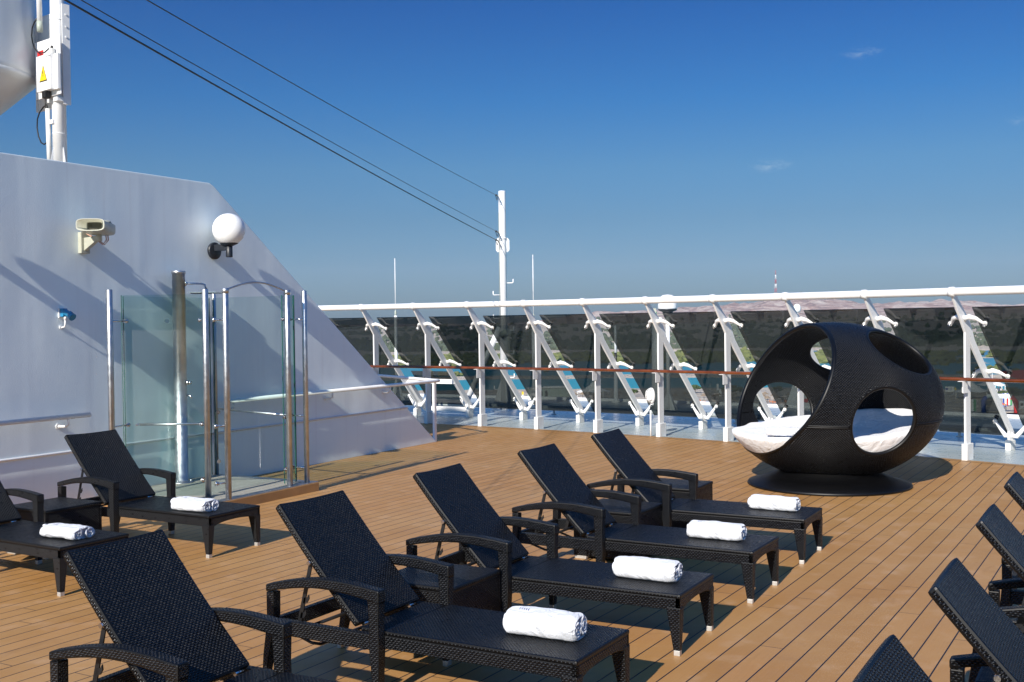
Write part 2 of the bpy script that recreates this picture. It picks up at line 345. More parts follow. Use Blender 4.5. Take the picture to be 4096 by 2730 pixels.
# ------------------------------------------------------------------ mesh helpers
class MB:
    def __init__(s): s.v = []; s.f = []; s.sm = []; s.uv = {}
    def add(s, vs, fs, smooth=False, uvs=None):
        o = len(s.v); s.v += [tuple(v) for v in vs]
        for i, f in enumerate(fs):
            if uvs: s.uv[len(s.f)] = uvs[i]
            s.f.append(tuple(o+j for j in f)); s.sm.append(smooth)
    def hexa(s, b4, t4, smooth=False):      # bottom ring (ccw seen from above), top ring
        s.add(list(b4)+list(t4), [(3, 2, 1, 0), (4, 5, 6, 7), (0, 1, 5, 4), (1, 2, 6, 5), (2, 3, 7, 6), (3, 0, 4, 7)], smooth)
    def box(s, c, d, R=None):
        x, y, z = (q/2 for q in d); c = Vector(c)
        vs = [Vector(q) for q in ((-x, -y, -z), (x, -y, -z), (x, y, -z), (-x, y, -z), (-x, -y, z), (x, -y, z), (x, y, z), (-x, y, z))]
        if R is not None: vs = [R @ q for q in vs]
        vs = [q+c for q in vs]; s.hexa(vs[:4], vs[4:])
    def b2(s, x0, x1, y0, y1, z0, z1): s.box(((x0+x1)/2, (y0+y1)/2, (z0+z1)/2), (x1-x0, y1-y0, z1-z0))
    def ring_loft(s, rings, cap=True, smooth=True, close=False):
        n = len(rings[0]); vs = [p for r in rings for p in r]; fs = []
        m = len(rings)
        for i in range(m if close else m-1):
            for j in range(n):
                a = i*n+j; b = i*n+(j+1) % n; k = ((i+1) % m)*n
                fs.append((a, b, k+(j+1) % n, k+j))
        o = len(s.v); s.add(vs, fs, smooth)
        if cap and not close:
            s.f.append(tuple(o+j for j in reversed(range(n)))); s.sm.append(False)
            s.f.append(tuple(o+(m-1)*n+j for j in range(n))); s.sm.append(False)
    def tube(s, pts, r, n=10, cap=True, close=False):
        pts = [Vector(p) for p in pts]; rs = r if isinstance(r, (list, tuple)) else [r]*len(pts)
        rings = []; ref = None
        for i, p in enumerate(pts):
            if close: t = pts[(i+1) % len(pts)]-pts[i-1]
            else: t = pts[min(i+1, len(pts)-1)]-pts[max(i-1, 0)]
            t.normalize()
            if ref is None:
                ref = Vector((0, 0, 1)) if abs(t.z) < .9 else Vector((1, 0, 0))
                a = t.cross(ref).normalized()
            else: a = (a-t*a.dot(t)).normalized()
            b = t.cross(a)
            rings.append([p+(a*math.cos(k*2*PI/n)+b*math.sin(k*2*PI/n))*rs[i] for k in range(n)])
        s.ring_loft(rings, cap, True, close)
    def lathe(s, prof, c=(0, 0, 0), n=32, axis=None, cap=True):
        c = Vector(c); q = Vector((0, 0, 1)).rotation_difference(Vector(axis)) if axis is not None else None
        rings = []
        for r, z in prof:
            ring = [Vector((r*math.cos(k*2*PI/n), r*math.sin(k*2*PI/n), z)) for k in range(n)]
            if q: ring = [q @ v for v in ring]
            rings.append([v+c for v in ring])
        s.ring_loft(rings, cap, True)
    def prism(s, poly, o, ax, ay, depth, smooth=False):   # polygon in plane (ax, ay) at o, extruded by vector depth
        o, ax, ay, dv = Vector(o), Vector(ax), Vector(ay), Vector(depth)
        a = [o+ax*p[0]+ay*p[1] for p in poly]; b = [p+dv for p in a]; n = len(poly)
        s.add(a+b, [tuple(range(n)), tuple(reversed(range(n, 2*n)))]+[((i+1) % n, i, n+i, n+(i+1) % n) for i in range(n)], smooth)
    def build(s, name, mat, parent=None, bevel=0, seg=2, uvbox=True, matrix=None, sharp=35):
        me = bpy.data.meshes.new(name)
        bm = bmesh.new(); vv = [bm.verts.new(v) for v in s.v]
        fl = bm.loops.layers.uv.new('UVMap')
        for i, f in enumerate(s.f):
            try: bf = bm.faces.new([vv[j] for j in f])
            except ValueError: continue
            bf.smooth = s.sm[i]
            if i in s.uv:
                bf.material_index = 0
                for lp, q in zip(bf.loops, s.uv[i]): lp[fl].uv = q
                bf.tag = True
        bmesh.ops.recalc_face_normals(bm, faces=[f for f in bm.faces])
        if bevel:
            es = [e for e in bm.edges if len(e.link_faces) == 2 and e.calc_face_angle(0) > R_(sharp)]
            bmesh.ops.bevel(bm, geom=es, offset=bevel, segments=seg, affect='EDGES', profile=.6, clamp_overlap=True)
        for f in bm.faces:
            if f.tag: continue
            n = f.normal; ax = max(range(3), key=lambda i: abs(n[i]))
            for lp in f.loops:
                p = lp.vert.co
                lp[fl].uv = ((p.y, p.z), (p.x, p.z), (p.x, p.y))[ax]
        bm.to_mesh(me); bm.free()
        mats = mat if isinstance(mat, (list, tuple)) else [mat]
        for q in mats: me.materials.append(q)
        o = bpy.data.objects.new(name, me); COL.objects.link(o)
        if matrix is not None: o.matrix_basis = matrix
        if parent is not None: o.parent = parent
        return o

def tag(o, label=None, cat=None, group=None, kind=None):
    if label: o['label'] = label
    if cat: o['category'] = cat
    if group: o['group'] = group
    if kind: o['kind'] = kind
    return o
def empty(name, loc=(0, 0, 0), rz=0, label=None, cat=None, group=None):
    o = bpy.data.objects.new(name, None); COL.objects.link(o); o.location = loc; o.rotation_euler = (0, 0, rz)
    o.empty_display_size = .1
    return tag(o, label, cat, group)
def kids(o): return [c for c in bpy.data.objects if c.parent == o]
def copy_tree(o, parent=None):
    c = o.copy(); COL.objects.link(c); c.parent = parent
    for ch in kids(o): copy_tree(ch, c)
    return c
def rot(x=0, y=0, z=0, loc=(0, 0, 0)):
    return Matrix.Translation(loc) @ Matrix.Rotation(z, 4, 'Z') @ Matrix.Rotation(y, 4, 'Y') @ Matrix.Rotation(x, 4, 'X')

# ================================================================== SHIP DECK
CC = Vector((-24.97, -12.42, 0)); RR = 43.51
def pc(ang, r, z=0.0): return Vector((CC.x+r*math.cos(ang), CC.y+r*math.sin(ang), z))
arc = [R_(a) for a in np.linspace(-12, 122, 120)]
mb = MB()
poly = [pc(a, RR+7.7) for a in arc]
nn = len(poly)
mb.add([(*p.xy, 0) for p in poly]+[(*p.xy, -.35) for p in poly], [tuple(range(nn)), tuple(reversed(range(nn, 2*nn)))]+[((i+1) % nn, i, nn+i, nn+(i+1) % nn) for i in range(nn)])
tag(mb.build('deck', M['deck_grey']), kind='structure')
mb = MB()
po = [pc(a, RR+7.55) for a in arc]
mb.add([(*p.xy, -.36) for p in po]+[(*(p*1.0).xy, -24.9) for p in po], [((i+1) % nn, i, nn+i, nn+(i+1) % nn) for i in range(nn)])
tag(mb.build('ship_hull', M['white_worn']), kind='structure')
mb = MB()
rw = [pc(a, RR-.20, .004) for a in arc]
mb.add([tuple(p) for p in rw], [tuple(range(len(rw)))])
tag(mb.build('wood_decking', M['wood']), kind='structure')
mb = MB()
for i in range(len(arc)-1):
    a, b = arc[i], arc[i+1]
    mb.add([pc(a, RR-.24, .008), pc(b, RR-.24, .008), pc(b, RR-.08, .008), pc(a, RR-.08, .008)], [(0, 1, 2, 3)])
tag(mb.build('wood_decking_margin', M['wood_edge']), kind='structure')
mb = MB()
rings = []
for a in arc: rings.append([pc(a, RR+7.58, .0), pc(a, RR+7.68, .0), pc(a, RR+7.68, .07), pc(a, RR+7.58, .07)])
mb.ring_loft(rings, smooth=False)
tag(mb.build('deck_edge_lip', M['white_paint']), kind='structure')

# low grey pipe along the outer deck, on short feet
mb = MB(); mb.tube([pc(R_(a), RR+3.15, .16) for a in np.linspace(25, 75, 70)], .055, 10)
pipe = empty('deck_pipe', pc(R_(50), RR+3.15), 0, 'grey pipe running low along the deck just outside the smoked glass', 'pipe')
o = mb.build('pipe', M['grey_deck_steel'], pipe); o.matrix_parent_inverse = Matrix.Translation(-pipe.location)
for a in np.arange(33, 68, 2.9):
    mb = MB(); p = pc(R_(a), RR+3.15); mb.lathe([(.06, 0), (.06, .012), (.025, .02), (.025, .12)], p, 10)
    o = mb.build('pipe_foot', M['grey_deck_steel'], pipe); o.matrix_parent_inverse = Matrix.Translation(-pipe.location)

# ---- windscreen frames, rail, smoked glass panels
STEP = 1.9125
def fang(k): return R_(57.92-STEP*(k-2))
UJ, ZJ = -.56, 2.60                                   # joint with the top rail
def frame_parts(root):
    T = .036
    def pl(poly, t=T): 
        b = MB(); b.prism([(p[0], p[1]) for p in poly], (0, -t/2, 0), (1, 0, 0), (0, 0, 1), (0, t, 0)); return b
    up = [(UJ-.055, ZJ), (-.115, 1.985), (.07, 1.84), (.28, 1.84), (.085, 2.14), (UJ+.055, ZJ)]
    sl_ = [(-.115, 1.985), (.07, 1.84), (1.66, .30), (1.66, .20), (1.80, .16), (1.86, .24), (1.82, .33), (.28, 1.84), (.085, 2.12), (UJ+.06, ZJ-.0), (UJ-.05, ZJ)]
    sl_ = [(UJ-.055, ZJ), (-.115, 1.985), (.055, 1.83), (1.60, .32), (1.60, .14), (1.76, .14), (1.80, .20), (1.80, .30), (.235, 1.86), (.06, 2.15), (UJ+.075, ZJ)]
    pl(sl_).build('slanted_stanchion', M['white_paint'], root, .004, 1)
    b = MB(); b.b2(-.11, .07, -T/2+.002, T/2-.002, .1, 1.99); b.build('post', M['white_paint'], root, .004, 1)
    b = MB(); b.b2(-.14, .10, -.045, .045, 0, .26); b.build('post_shoe', M['white_worn'], root, .006, 1)
    b = MB(); b.b2(1.57, 1.79, -.045, .045, 0, .17); b.build('stanchion_shoe', M['white_worn'], root, .006, 1)
    b = MB(); b.tube([(UJ, -.045, ZJ), (UJ, .045, ZJ)], .075, 16); b.build('rail_collar', M['white_paint'], root)
    # handrail bracket
    b = MB(); b.b2(-.30, -.145, -.055, -.047, 1.05, 1.235); b.b2(-.145, -.135, -.055, .03, 1.05, 1.235); b.b2(-.135, -.11, -.02, .02, 1.09, 1.20); b.b2(-.30, -.145, -.047, .03, 1.227, 1.235)
    b.build('handrail_bracket', M['white_paint'], root, .002, 1)
    # spider arms, three pairs
    for (u0, z0, ub_, zb, s_) in ((-.16, 2.19, .0, 2.115, 1), (.72, 1.33, .88, 1.265, 1), (1.72, .24, 1.74, .47, 0)):
        for sg in (1, -1):
            b = MB()
            if s_: pts = [(u0, sg*.02, z0), (u0+.01, sg*.09, z0+.03), (u0+.05, sg*.17, z0+.005), (ub_-.01, sg*.24, zb+.008), (ub_, sg*.27, zb)]
            else: pts = [(u0, sg*.02, z0), (u0+.0, sg*.09, z0-.01), (u0+.01, sg*.16, z0+.08), (ub_-.01, sg*.24, zb-.04), (ub_, sg*.27, zb)]
            b.tube(pts, [.040, .042, .034, .022, .028], 10)
            gx = Vector((.72, 0, .69))                    # towards the glass, square to it
            c = Vector((ub_, sg*.27, zb))
            b.tube([c-gx*.02, c+gx*.02], .034, 12)
            arm = b.build('spider_arm', M['white_paint'], root)
            b = MB(); b.tube([c-gx*.06, c+gx*.10], .014, 8); b.tube([c+gx*.055, c+gx*.075], .03, 12); b.tube([c+gx*.085, c+gx*.102], .042, 14); b.tube([c-gx*.06, c-gx*.035], .02, 8)
            b.build('glass_bolt', M['chrome'], arm)
        b = MB()
        for sg in (1, -1):
            for k in (-.035, .035): b.tube([(u0+k*.7+.01, 0, z0-k), (u0+k*.7+.01, sg*.035, z0-k)], .016, 8)
        b.build('arm_bolt', M['white_paint'], root)
f0 = empty('windscreen_support', (0, 0, 0)); frame_parts(f0)
ORD = {0: 'first', 1: 'second', 2: 'third', 3: 'fourth', 4: 'fifth', 5: 'sixth', 6: 'seventh', 7: 'eighth', 8: 'ninth', 9: 'tenth', 10: 'eleventh', 11: 'twelfth'}
FL = {0: 'white Y-shaped windscreen frame wholly behind the white wall', 1: 'white Y-shaped windscreen frame half hidden by the slanted edge of the white wall',
      2: 'white Y-shaped windscreen frame just right of the bent white handrail',
      3: 'white Y-shaped windscreen frame right of the small hatch, left of the tall ladder mast',
      4: 'white Y-shaped windscreen frame just right of the tall ladder mast, beside the whip antenna base',
      5: 'white Y-shaped windscreen frame midway between ladder mast and bulkhead lamp',
      6: 'white Y-shaped windscreen frame with the caged bulkhead lamp on its left side',
      7: 'white Y-shaped windscreen frame just left of the wicker daybed',
      8: 'white Y-shaped windscreen frame seen through the lower left hole of the wicker daybed',
      9: 'white Y-shaped windscreen frame rising behind the top of the wicker daybed',
      10: 'white Y-shaped windscreen frame right of the wicker daybed', 11: 'white Y-shaped windscreen frame past the right edge of the photo'}
for k in range(0, 12):
    o = f0 if k == 1 else copy_tree(f0)
    a = fang(k); o.location = pc(a, RR); o.rotation_euler = (0, 0, a+R_(2.2)); tag(o, FL[k], 'windscreen frame', 'frames holding up the windscreen rail')
def fpt(k, u, v, z):                                 # point in the local space of frame k (u outward, v left)
    a = fang(k); r = a+R_(2.2); p = pc(a, RR)
    return Vector((p.x+u*math.cos(r)-v*math.sin(r), p.y+u*math.sin(r)+v*math.cos(r), z))
mb = MB(); mb.tube([pc(a, RR+UJ, ZJ) for a in [fang(k/3) for k in range(-3, 40)]], .062, 16)
tag(mb.build('top_rail', M['white_paint']), 'thick white round rail along the top of the windscreen frames', 'rail')
mb = MB(); mb.tube([pc(a, RR-.22, 1.262) for a in [fang(k/3) for k in range(-3, 40)]], .030, 12)
tag(mb.build('handrail', M['varnish']), 'varnished brown wooden handrail along the front of the windscreen posts', 'handrail')
# glass: one panel per bay
GT, GB = (-.17, 2.362), (2.06, .195)
def panel(k, t0, t1, name='smoked_glass_panel', lab=None, cat='glass panel', grp='smoked glass windscreen panels'):
    def P(kk, v, t):
        u = GT[0]+(GB[0]-GT[0])*t; z = GT[1]+(GB[1]-GT[1])*t
        return fpt(kk, u, v, z)
    a, b, c, d = P(k, -.14, t0), P(k+1, .14, t0), P(k+1, .14, t1), P(k, -.14, t1)
    n = (b-a).cross(d-a).normalized()
    if n.y < 0: n = -n
    mb = MB(); mb.hexa([d, c, c+n*.014, d+n*.014], [a, b, b+n*.014, a+n*.014])
    o = mb.build(name, M['smoked']); tag(o, lab, cat, grp); return o
GLAB = {0: 'behind the slanted white wall', 1: 'above the hatch, left of the ladder mast', 2: 'with nothing but land behind it, right of the hatch', 3: 'with the ladder mast behind its right part',
        4: 'with the long low beach hut behind it', 5: 'with the pointed beach tent behind it', 6: 'with the two radome poles behind it',
        7: 'touching the left side of the daybed', 8: 'filling the bay behind the daybed top', 9: 'right above and right of the daybed', 10: 'rightmost, with the welcome arch behind it'}
GLAB[2] = 'between the hatch and the ladder mast'
for k in range(0, 11):
    if k == 1: panel(k, 0, .545, lab='short smoked glass windscreen panel above the small hatch')
    else: panel(k, 0, 1, lab='dark smoked glass windscreen panel '+GLAB[k])
# small hatch with white frame below the short panel (bay 1)
h = empty('windscreen_hatch', fpt(1, 1.5, -.7, 0), 0, 'white framed smoked glass hatch low in the windscreen beside the wall', 'hatch')
def hp(f, t, off=0):
    u = GT[0]+(GB[0]-GT[0])*t-.10-off*.69; z = GT[1]+(GB[1]-GT[1])*t-.07-off*.72
    a = fpt(1, u, -.07, z); b = fpt(2, u, .07, z); return a.lerp(b, f)
for (A_, B_) in (((0, .66), (1, .66)), ((0, .985), (1, .985)), ((0.0, .66), (0.0, .985)), ((1.0, .66), (1.0, .985))):
    mb = MB(); a, b = hp(*A_), hp(*B_); d = (b-a).normalized(); s_ = d.cross(Vector((0, 0, 1))).normalized()*.045; t_ = s_.cross(d).normalized()*.055
    mb.hexa([a-s_-t_, a+s_-t_, a+s_+t_, a-s_+t_], [b-s_-t_, b+s_-t_, b+s_+t_, b-s_+t_])
    o = mb.build('hatch_frame', M['white_paint'], h, .006, 1); o.matrix_parent_inverse = Matrix.Translation(-h.location)
mb = MB()
def gq(f, t):
    u = GT[0]+(GB[0]-GT[0])*t; z = GT[1]+(GB[1]-GT[1])*t
    return fpt(1, u, -.14, z).lerp(fpt(2, u, .14, z), f)
a, b, c, d = gq(.04, .585), gq(.99, .585), gq(.99, .97), gq(.04, .97); n = Vector((.4, .5, .7)).normalized()*.012
mb.hexa([d, c, c+n, d+n], [a, b, b+n, a+n]); o = mb.build('hatch_glass', M['smoked'], h); o.matrix_parent_inverse = Matrix.Translation(-h.location)
mb = MB(); p = hp(.97, .84, .06); q = hp(.97, .92, .06); o_ = Vector((-.05, -.08, 0)); mb.tube([p, p+o_, q+o_, q], .012, 8)
o = mb.build('handle', M['white_paint'], h); o.matrix_parent_inverse = Matrix.Translation(-h.location)

# ================================================================== WHITE WALL
WA = Vector((-3.221, 17.354, 0)); WT = Vector((.4838, .8752, 0)); WN = Vector((.8752, -.4838, 0)); WROT = math.atan2(WT.y, WT.x)
def W(s, n, z): return WA+WT*s+WN*n+Vector((0, 0, z))
WM = Matrix.Translation(WA) @ Matrix.Rotation(WROT, 4, 'Z')       # local x = along wall, local -y = towards the camera side
wall = empty('bulkhead_wall', WA, WROT, 'tall white painted steel wall with a slanted end', 'wall')
mb = MB(); mb.prism([(-14, 0), (3.697, 0), (-1.997, 4.204), (-2.07, 4.238), (-14, 4.262)], (0, 0, 0), (1, 0, 0), (0, 0, 1), (0, .14, 0))
mb.build('steel_plate', M['wall'], wall, .012, 2)
mb = MB(); mb.tube([(-14, -.006, .716), (2.73, -.006, .716)], .016, 8); mb.build('rub_strip', M['white_paint'], wall)
def wl(s, n, z): return (s, -n, z)
def wthing(name, s, n, z, label, cat, group=None): 
    return empty(name, W(s, n, z), WROT, label, cat, group)
# handrails on the wall
hr = wthing('wall_handrail', -4.8, 0, 0, 'white round handrail ending left of the glass shower, on the wall', 'handrail')
mb = MB(); mb.tube([(-5.2, -.12, 1.155), (.49, -.12, 1.155)], .030, 12); mb.build('rail', M['white_paint'], hr)
def bracket(x):
    b = MB(); b.tube([(x, 0, 1.04), (x+.05, -.07, 1.035), (x+.055, -.115, 1.06), (x+.055, -.12, 1.15)], .016, 8); b.lathe([(.035, 0), (.035, .01)], (x, 0, 1.04), 10, (0, -1, 0)); return b
for x in (-3.4, -1.7, .12): bracket(x).build('rail_bracket', M['white_paint'], hr)
hr = wthing('wall_handrail', 0, 0, 0, 'white round handrail bending round the slanted end of the wall, with its own posts', 'handrail')
e2 = Vector((5.9, 3.9))
pts = [(-1.95, -.12, 1.155), (3.52, -.12, 1.155), (3.62, -.11, 1.155), (3.68, -.05, 1.155), (3.72, .08, 1.155), (4.75, 1.85, 1.155), (5.9, 3.85, 1.155)]
mb = MB(); mb.tube(pts, .030, 12); mb.build('rail', M['white_paint'], hr)
for x in (-1.85, .4, 2.0): bracket(x).build('rail_bracket', M['white_paint'], hr)
mb = MB(); mb.b2(3.66, 3.74, .0+.02, .065, 0, 1.14); mb.build('rail_post', M['white_paint'], hr, .006, 1)
mb = MB(); mb.b2(4.96, 5.03, 2.2, 2.26, 0, .98); mb.tube([(4.995, 2.23, .95), (4.995, 2.23, 1.05), (4.97, 2.22, 1.14)], .03, 8); mb.build('rail_post', M['white_paint'], hr, .006, 1)

# globe lamps
def globe_lamp(s, z, label):
    t = wthing('wall_lamp', s, 0, z, label, 'wall lamp', 'globe lamps on the wall')
    b = MB(); b.lathe([(.0, 0), (.115, 0), (.12, .01), (.12, .04), (.105, .05), (0, .05)], (0, 0, 0), 28, (0, -1, 0), False); b.build('wall_plate', M['lamp_black'], t)
    b = MB(); b.b2(-.032, .032, -.29, -.04, -.005, .085); b.build('bracket', M['lamp_black'], t, .004, 1)
    b = MB(); b.lathe([(.045, -.10), (.047, -.09), (.047, .09), (.018, .1), (.018, .13)], (0, -.30, 0), 20); b.build('lamp_socket', M['lamp_black'], t)
    b = MB(); b.lathe([(.0, .0), (.05, .0), (.125, .035), (.125, .045), (0, .045)], (0, -.30, .055), 28, None, False); b.build('lamp_tray', M['lamp_black'], t)
    b = MB(); prof = [(.226*math.sin(a), .226-.0-.226*math.cos(a)-.012) for a in np.linspace(R_(30), PI-.0001, 30)]
    b.lathe(prof, (0, -.30, .072), 48, None, True); b.build('globe', M['globe'], t)
    return t
globe_lamp(-2.03, 3.285, 'white globe lamp on a black arm near the slanted end of the wall')
globe_lamp(-6.15, 3.285, 'white globe lamp on the wall left of the picture, seen by its shadow')
# horn loudspeaker
def speaker(s, z, label):
    t = wthing('horn_speaker', s, 0, z, label, 'loudspeaker', 'horn speakers on the wall')
    b = MB(); b.b2(-.065, -.05, -.05, 0, -.13, .13); b.b2(.05, .065, -.05, 0, -.13, .13); b.b2(-.065, .065, -.058, -.05, -.13, .13); b.build('wall_plate', M['cream'], t, .003, 1)
    b = MB(); b.hexa([(-.03, -.06, -.10), (.03, -.06, -.10), (.03, -.30, .03), (-.03, -.30, .03)], [(-.03, -.06, .06), (.03, -.06, .06), (.03, -.30, .075), (-.03, -.30, .075)]); b.tube([(0, -.30, .01), (0, -.30, .09)], .034, 12)
    b.build('arm', M['cream'], t, .004, 1)
    # horn: opening faces back along the wall to the left / towards camera
    Rz = Matrix.Rotation(R_(30), 3, 'Z')
    def rr(hw, hh, x, dz=0, r=.35, n=28):
        ring = []
        for k in range(n):
            a = 2*PI*k/n; c, s2 = math.cos(a), math.sin(a)
            y = hw*math.copysign(abs(c)**r, c); zz = .70*hh*math.copysign(abs(s2)**r, s2)
            ring.append(Rz @ Vector((x, y, zz))+Vector((0, -.30, .165+dz)))
        return ring
    b = MB(); b.ring_loft([rr(.17, .105, -.30, .02, .5), rr(.165, .11, -.10, .0, .5), rr(.15, .115, .10, 0, .5), rr(.14, .11, .18, 0, .5), rr(.10, .085, .22, 0, .6)], cap=False)
    b.ring_loft([rr(.17, .105, -.30, .02, .5), rr(.155, .092, -.302, .02, .5), rr(.10, .075, -.14, .01, .6)], cap=False)
    b.f.append(tuple(range(len(b.v)-28, len(b.v)))); b.sm.append(False)
    o0 = 4*28; b.f.append(tuple(range(o0, o0+28))); b.sm.append(False)
    hn = b.build('horn', M['cream'], t)
    b = MB()
    for k in range(9):
        zz = -.045+k*.011; b.tube([Rz @ Vector((-.155, -.085, zz))+Vector((0, -.30, .175)), Rz @ Vector((-.155, .085, zz))+Vector((0, -.30, .175))], .004, 6)
    b.build('grille', M['cream_dark'], hn)
    b = MB(); b.lathe([(.13, 0), (.12, .018), (.07, .028), (0, .03)], (0.02, -.30, .238), 24, None, False); b.build('driver_bulge', M['cream'], hn)
    b = MB()
    for dx in (0, .03): b.tube([(.10+dx, -.30, .10), (.11+dx, -.30, .03), (.06+dx, -.29, -.03), (.02+dx, -.2, .05), (0, -.1, .10), (-.02, -.05, .14)], .0075, 6)
    b.build('cable', M['pink_cable'], t)
    return t
speaker(-4.27, 3.27, 'cream horn loudspeaker on a bracket high on the white wall')
# blue socket
t = wthing('power_socket', -4.60, 0, 2.40, 'blue industrial power socket with a white conduit, low on the white wall', 'socket')
b = MB(); b.b2(-.075, .075, -.03, 0, -.08, .10); b.build('back_plate', M['white_worn'], t, .01, 2)
b = MB(); b.b2(-.05, .05, -.11, -.03, -.06, .09); b.tube([(0, -.08, .03), (.02, -.17, -.01), (.03, -.24, -.06)], [.058, .055, .055], 14); b.build('socket_body', M['socket_blue'], t, .008, 2)
b = MB(); b.tube([(.03, -.235, -.055), (.033, -.27, -.078)], [.07, .07], 18); b.tube([(.03, -.2, .03), (.035, -.25, .0)], .02, 8); b.build('socket_lid', M['socket_blue'], t)
b = MB(); b.tube([(0, -.10, -.06), (0, -.10, -.12)], .024, 10); b.tube([(0, -.10, -.12), (0, -.10, -.20), (0, -.08, -.245), (0, -.02, -.255), (-.03, 0, -.26)], .016, 8); b.lathe([(.034, 0), (.034, .02)], (-.02, 0, -.255), 12, (0, -1, 0)); b.build('conduit', M['white_paint'], t); t.scale = (.66, .66, .66)

# ================================================================== SHOWER
sh = wthing('deck_shower', -2.87, .9, 0, 'glass walled outdoor shower with steel posts on a wooden plinth', 'shower')
def sp_(s, n, z=0.): return Vector((s+2.87, -(n-.9), z))
def shb(b, name, mat, bev=0, seg=1): return b.build(name, mat, sh, bev, seg)
b = MB(); p0, p1 = sp_(-4.15, 1.82), sp_(-2.02, -.0); b.b2(p0.x, p1.x, p0.y, p1.y-.01, 0, .118); shb(b, 'plinth', M['wood_edge'], .004)
b = MB()
b.b2(p0.x, p1.x, p0.y+.01, p0.y+.14, .118, .132); b.b2(p1.x-.14, p1.x-.01, p0.y+.14, p1.y-.05, .118, .132)
shb(b, 'steel_trim', M['steel'], .002)
b = MB(); b.b2(p0.x+.02, p1.x-.145, p0.y+.145, p1.y-.02, .118, .128); shb(b, 'slatted_floor', M['slats'])
def post(s, n, r=.0375, top=2.68, cap=False, z0=.13):
    b = MB(); p = sp_(s, n); b.lathe([(r, z0), (r, top-.006), (r-.006, top)], p, 20)
    if cap: b.lathe([(r+.006, top-.06), (r+.006, top+.002)], p, 20)
    return shb(b, 'post', M['steel'])
post(-3.665, 1.432); post(-3.677, 1.774, cap=True); post(-2.534, 1.757, cap=True, top=2.68); post(-2.184, 1.751, .034); post(-2.10, .06, .03); post(-4.36, .56, z0=0)
b = MB(); a_, c_ = sp_(-3.677, 1.774, 2.655), sp_(-2.534, 1.757, 2.655)
b.tube([a_.lerp(c_, q)+Vector((0, 0, .11*math.sin(PI*q))) for q in np.linspace(0, 1, 20)], .012, 8); shb(b, 'arched_bar', M['steel'])
def pane(s0, n0, s1, n1, z0=.14, z1=2.62):
    a, c = sp_(s0, n0), sp_(s1, n1); d = (c-a).normalized(); q = Vector((-d.y, d.x, 0))*.005
    b = MB(); b.hexa([a-q+Vector((0, 0, z0)), c-q+Vector((0, 0, z0)), c+q+Vector((0, 0, z0)), a+q+Vector((0, 0, z0))], [a-q+Vector((0, 0, z1)), c-q+Vector((0, 0, z1)), c+q+Vector((0, 0, z1)), a+q+Vector((0, 0, z1))])
    g = b.build('glass_pane', M['clear'], sh)
    for e, sg in ((a, -1), (c, 1)):
        b = MB(); e2_ = e+d*.003*sg; b.box((e2_.x, e2_.y, (z0+z1)/2), (.006, .0115, z1-z0), Matrix.Rotation(math.atan2(d.y, d.x), 3, 'Z'))
        b.build('polished_edge', M['glass_edge'], g)
pane(-2.15, .10, -2.17, 1.56)                 # right hand side
pane(-2.43, 1.58, -2.235, 1.60)               # narrow return by the posts
pane(-4.07, .44, -3.60, 1.33)                 # left hand side
pane(-3.74, .10, -2.18, .05)                  # back
def clamp(s, n, s2, n2, z):
    b = MB(); a, c = sp_(s, n, z), sp_(s2, n2, z); d = (c-a).normalized()
    b.tube([a, c], .011, 8); b.tube([c-d*.012, c+d*.018], .028, 14); b.tube([c-d*.03, c-d*.012], .02, 12)
    shb(b, 'clamp', M['chrome'])
for z in (2.30, 1.02, .33):
    clamp(-2.184, 1.751, -2.20, 1.50, z); clamp(-2.534, 1.757, -2.43, 1.60, z)
    clamp(-3.665, 1.432, -3.62, 1.30, z); clamp(-3.677, 1.774, -3.80, 1.70, z); clamp(-4.36, .56, -4.06, .50, z); clamp(-2.10, .06, -2.16, .16, z)
clamp(-3.0, .05, -3.05, .14, 2.30)
b = MB(); a, c = sp_(-4.02, .60, 1.02), sp_(-3.66, 1.30, 1.02); b.tube([a+Vector((.06, 0, 0)), c+Vector((.06, 0, 0))], .016, 10); b.tube([a+Vector((.06, 0, 0)), a], .013, 8); b.tube([c+Vector((.06, 0, 0)), c], .013, 8); shb(b, 'towel_bar', M['steel'])
b = MB(); a, c = sp_(-2.19, .20, 1.07), sp_(-2.24, 1.55, 1.02); b.tube([a, c], .016, 10); shb(b, 'towel_bar', M['steel'])
b = MB(); p = sp_(-2.86, .17); b.lathe([(.15, .128), (.15, .14), (.10, .15), (.085, .155), (.085, 2.93), (.093, 2.93), (.093, 2.965), (.085, 2.97)], p, 28)
for a in (0, 1.6, 3.1, 4.7): b.lathe([(.012, .14), (.012, .175)], p+Vector((.125*math.cos(a+.4), .125*math.sin(a+.4), 0)), 8)
col_ = shb(b, 'shower_column', M['steel'])
b = MB(); q = p+Vector((.02, -.08, 2.80)); dr = Vector((.93, -.36, 0))
b.lathe([(.04, 0), (.04, .02), (.03, .03)], q, 14, dr); b.tube([q, q+dr*.24, q+dr*.29+Vector((0, 0, -.015)), q+dr*.31+Vector((0, 0, -.07))], .015, 10); b.build('shower_arm', M['chrome'], col_)
b = MB(); hc = q+dr*.31+Vector((0, 0, -.12)); b.box(hc, (.38, .38, .008), Matrix.Rotation(.5, 3, 'Z')); 
for i in range(12):
    for j in range(12): b.box(hc+Matrix.Rotation(.5, 3, 'Z') @ Vector((-.165+i*.03, -.165+j*.03, -.010)), (.008, .008, .014))
hd = b.build('shower_head', M['chrome'], col_); b = MB(); b.lathe([(.03, 0), (.022, .03), (.018, .05)], hc+Vector((0, 0, .003)), 12); b.build('head_joint', M['black_rubber'], hd)
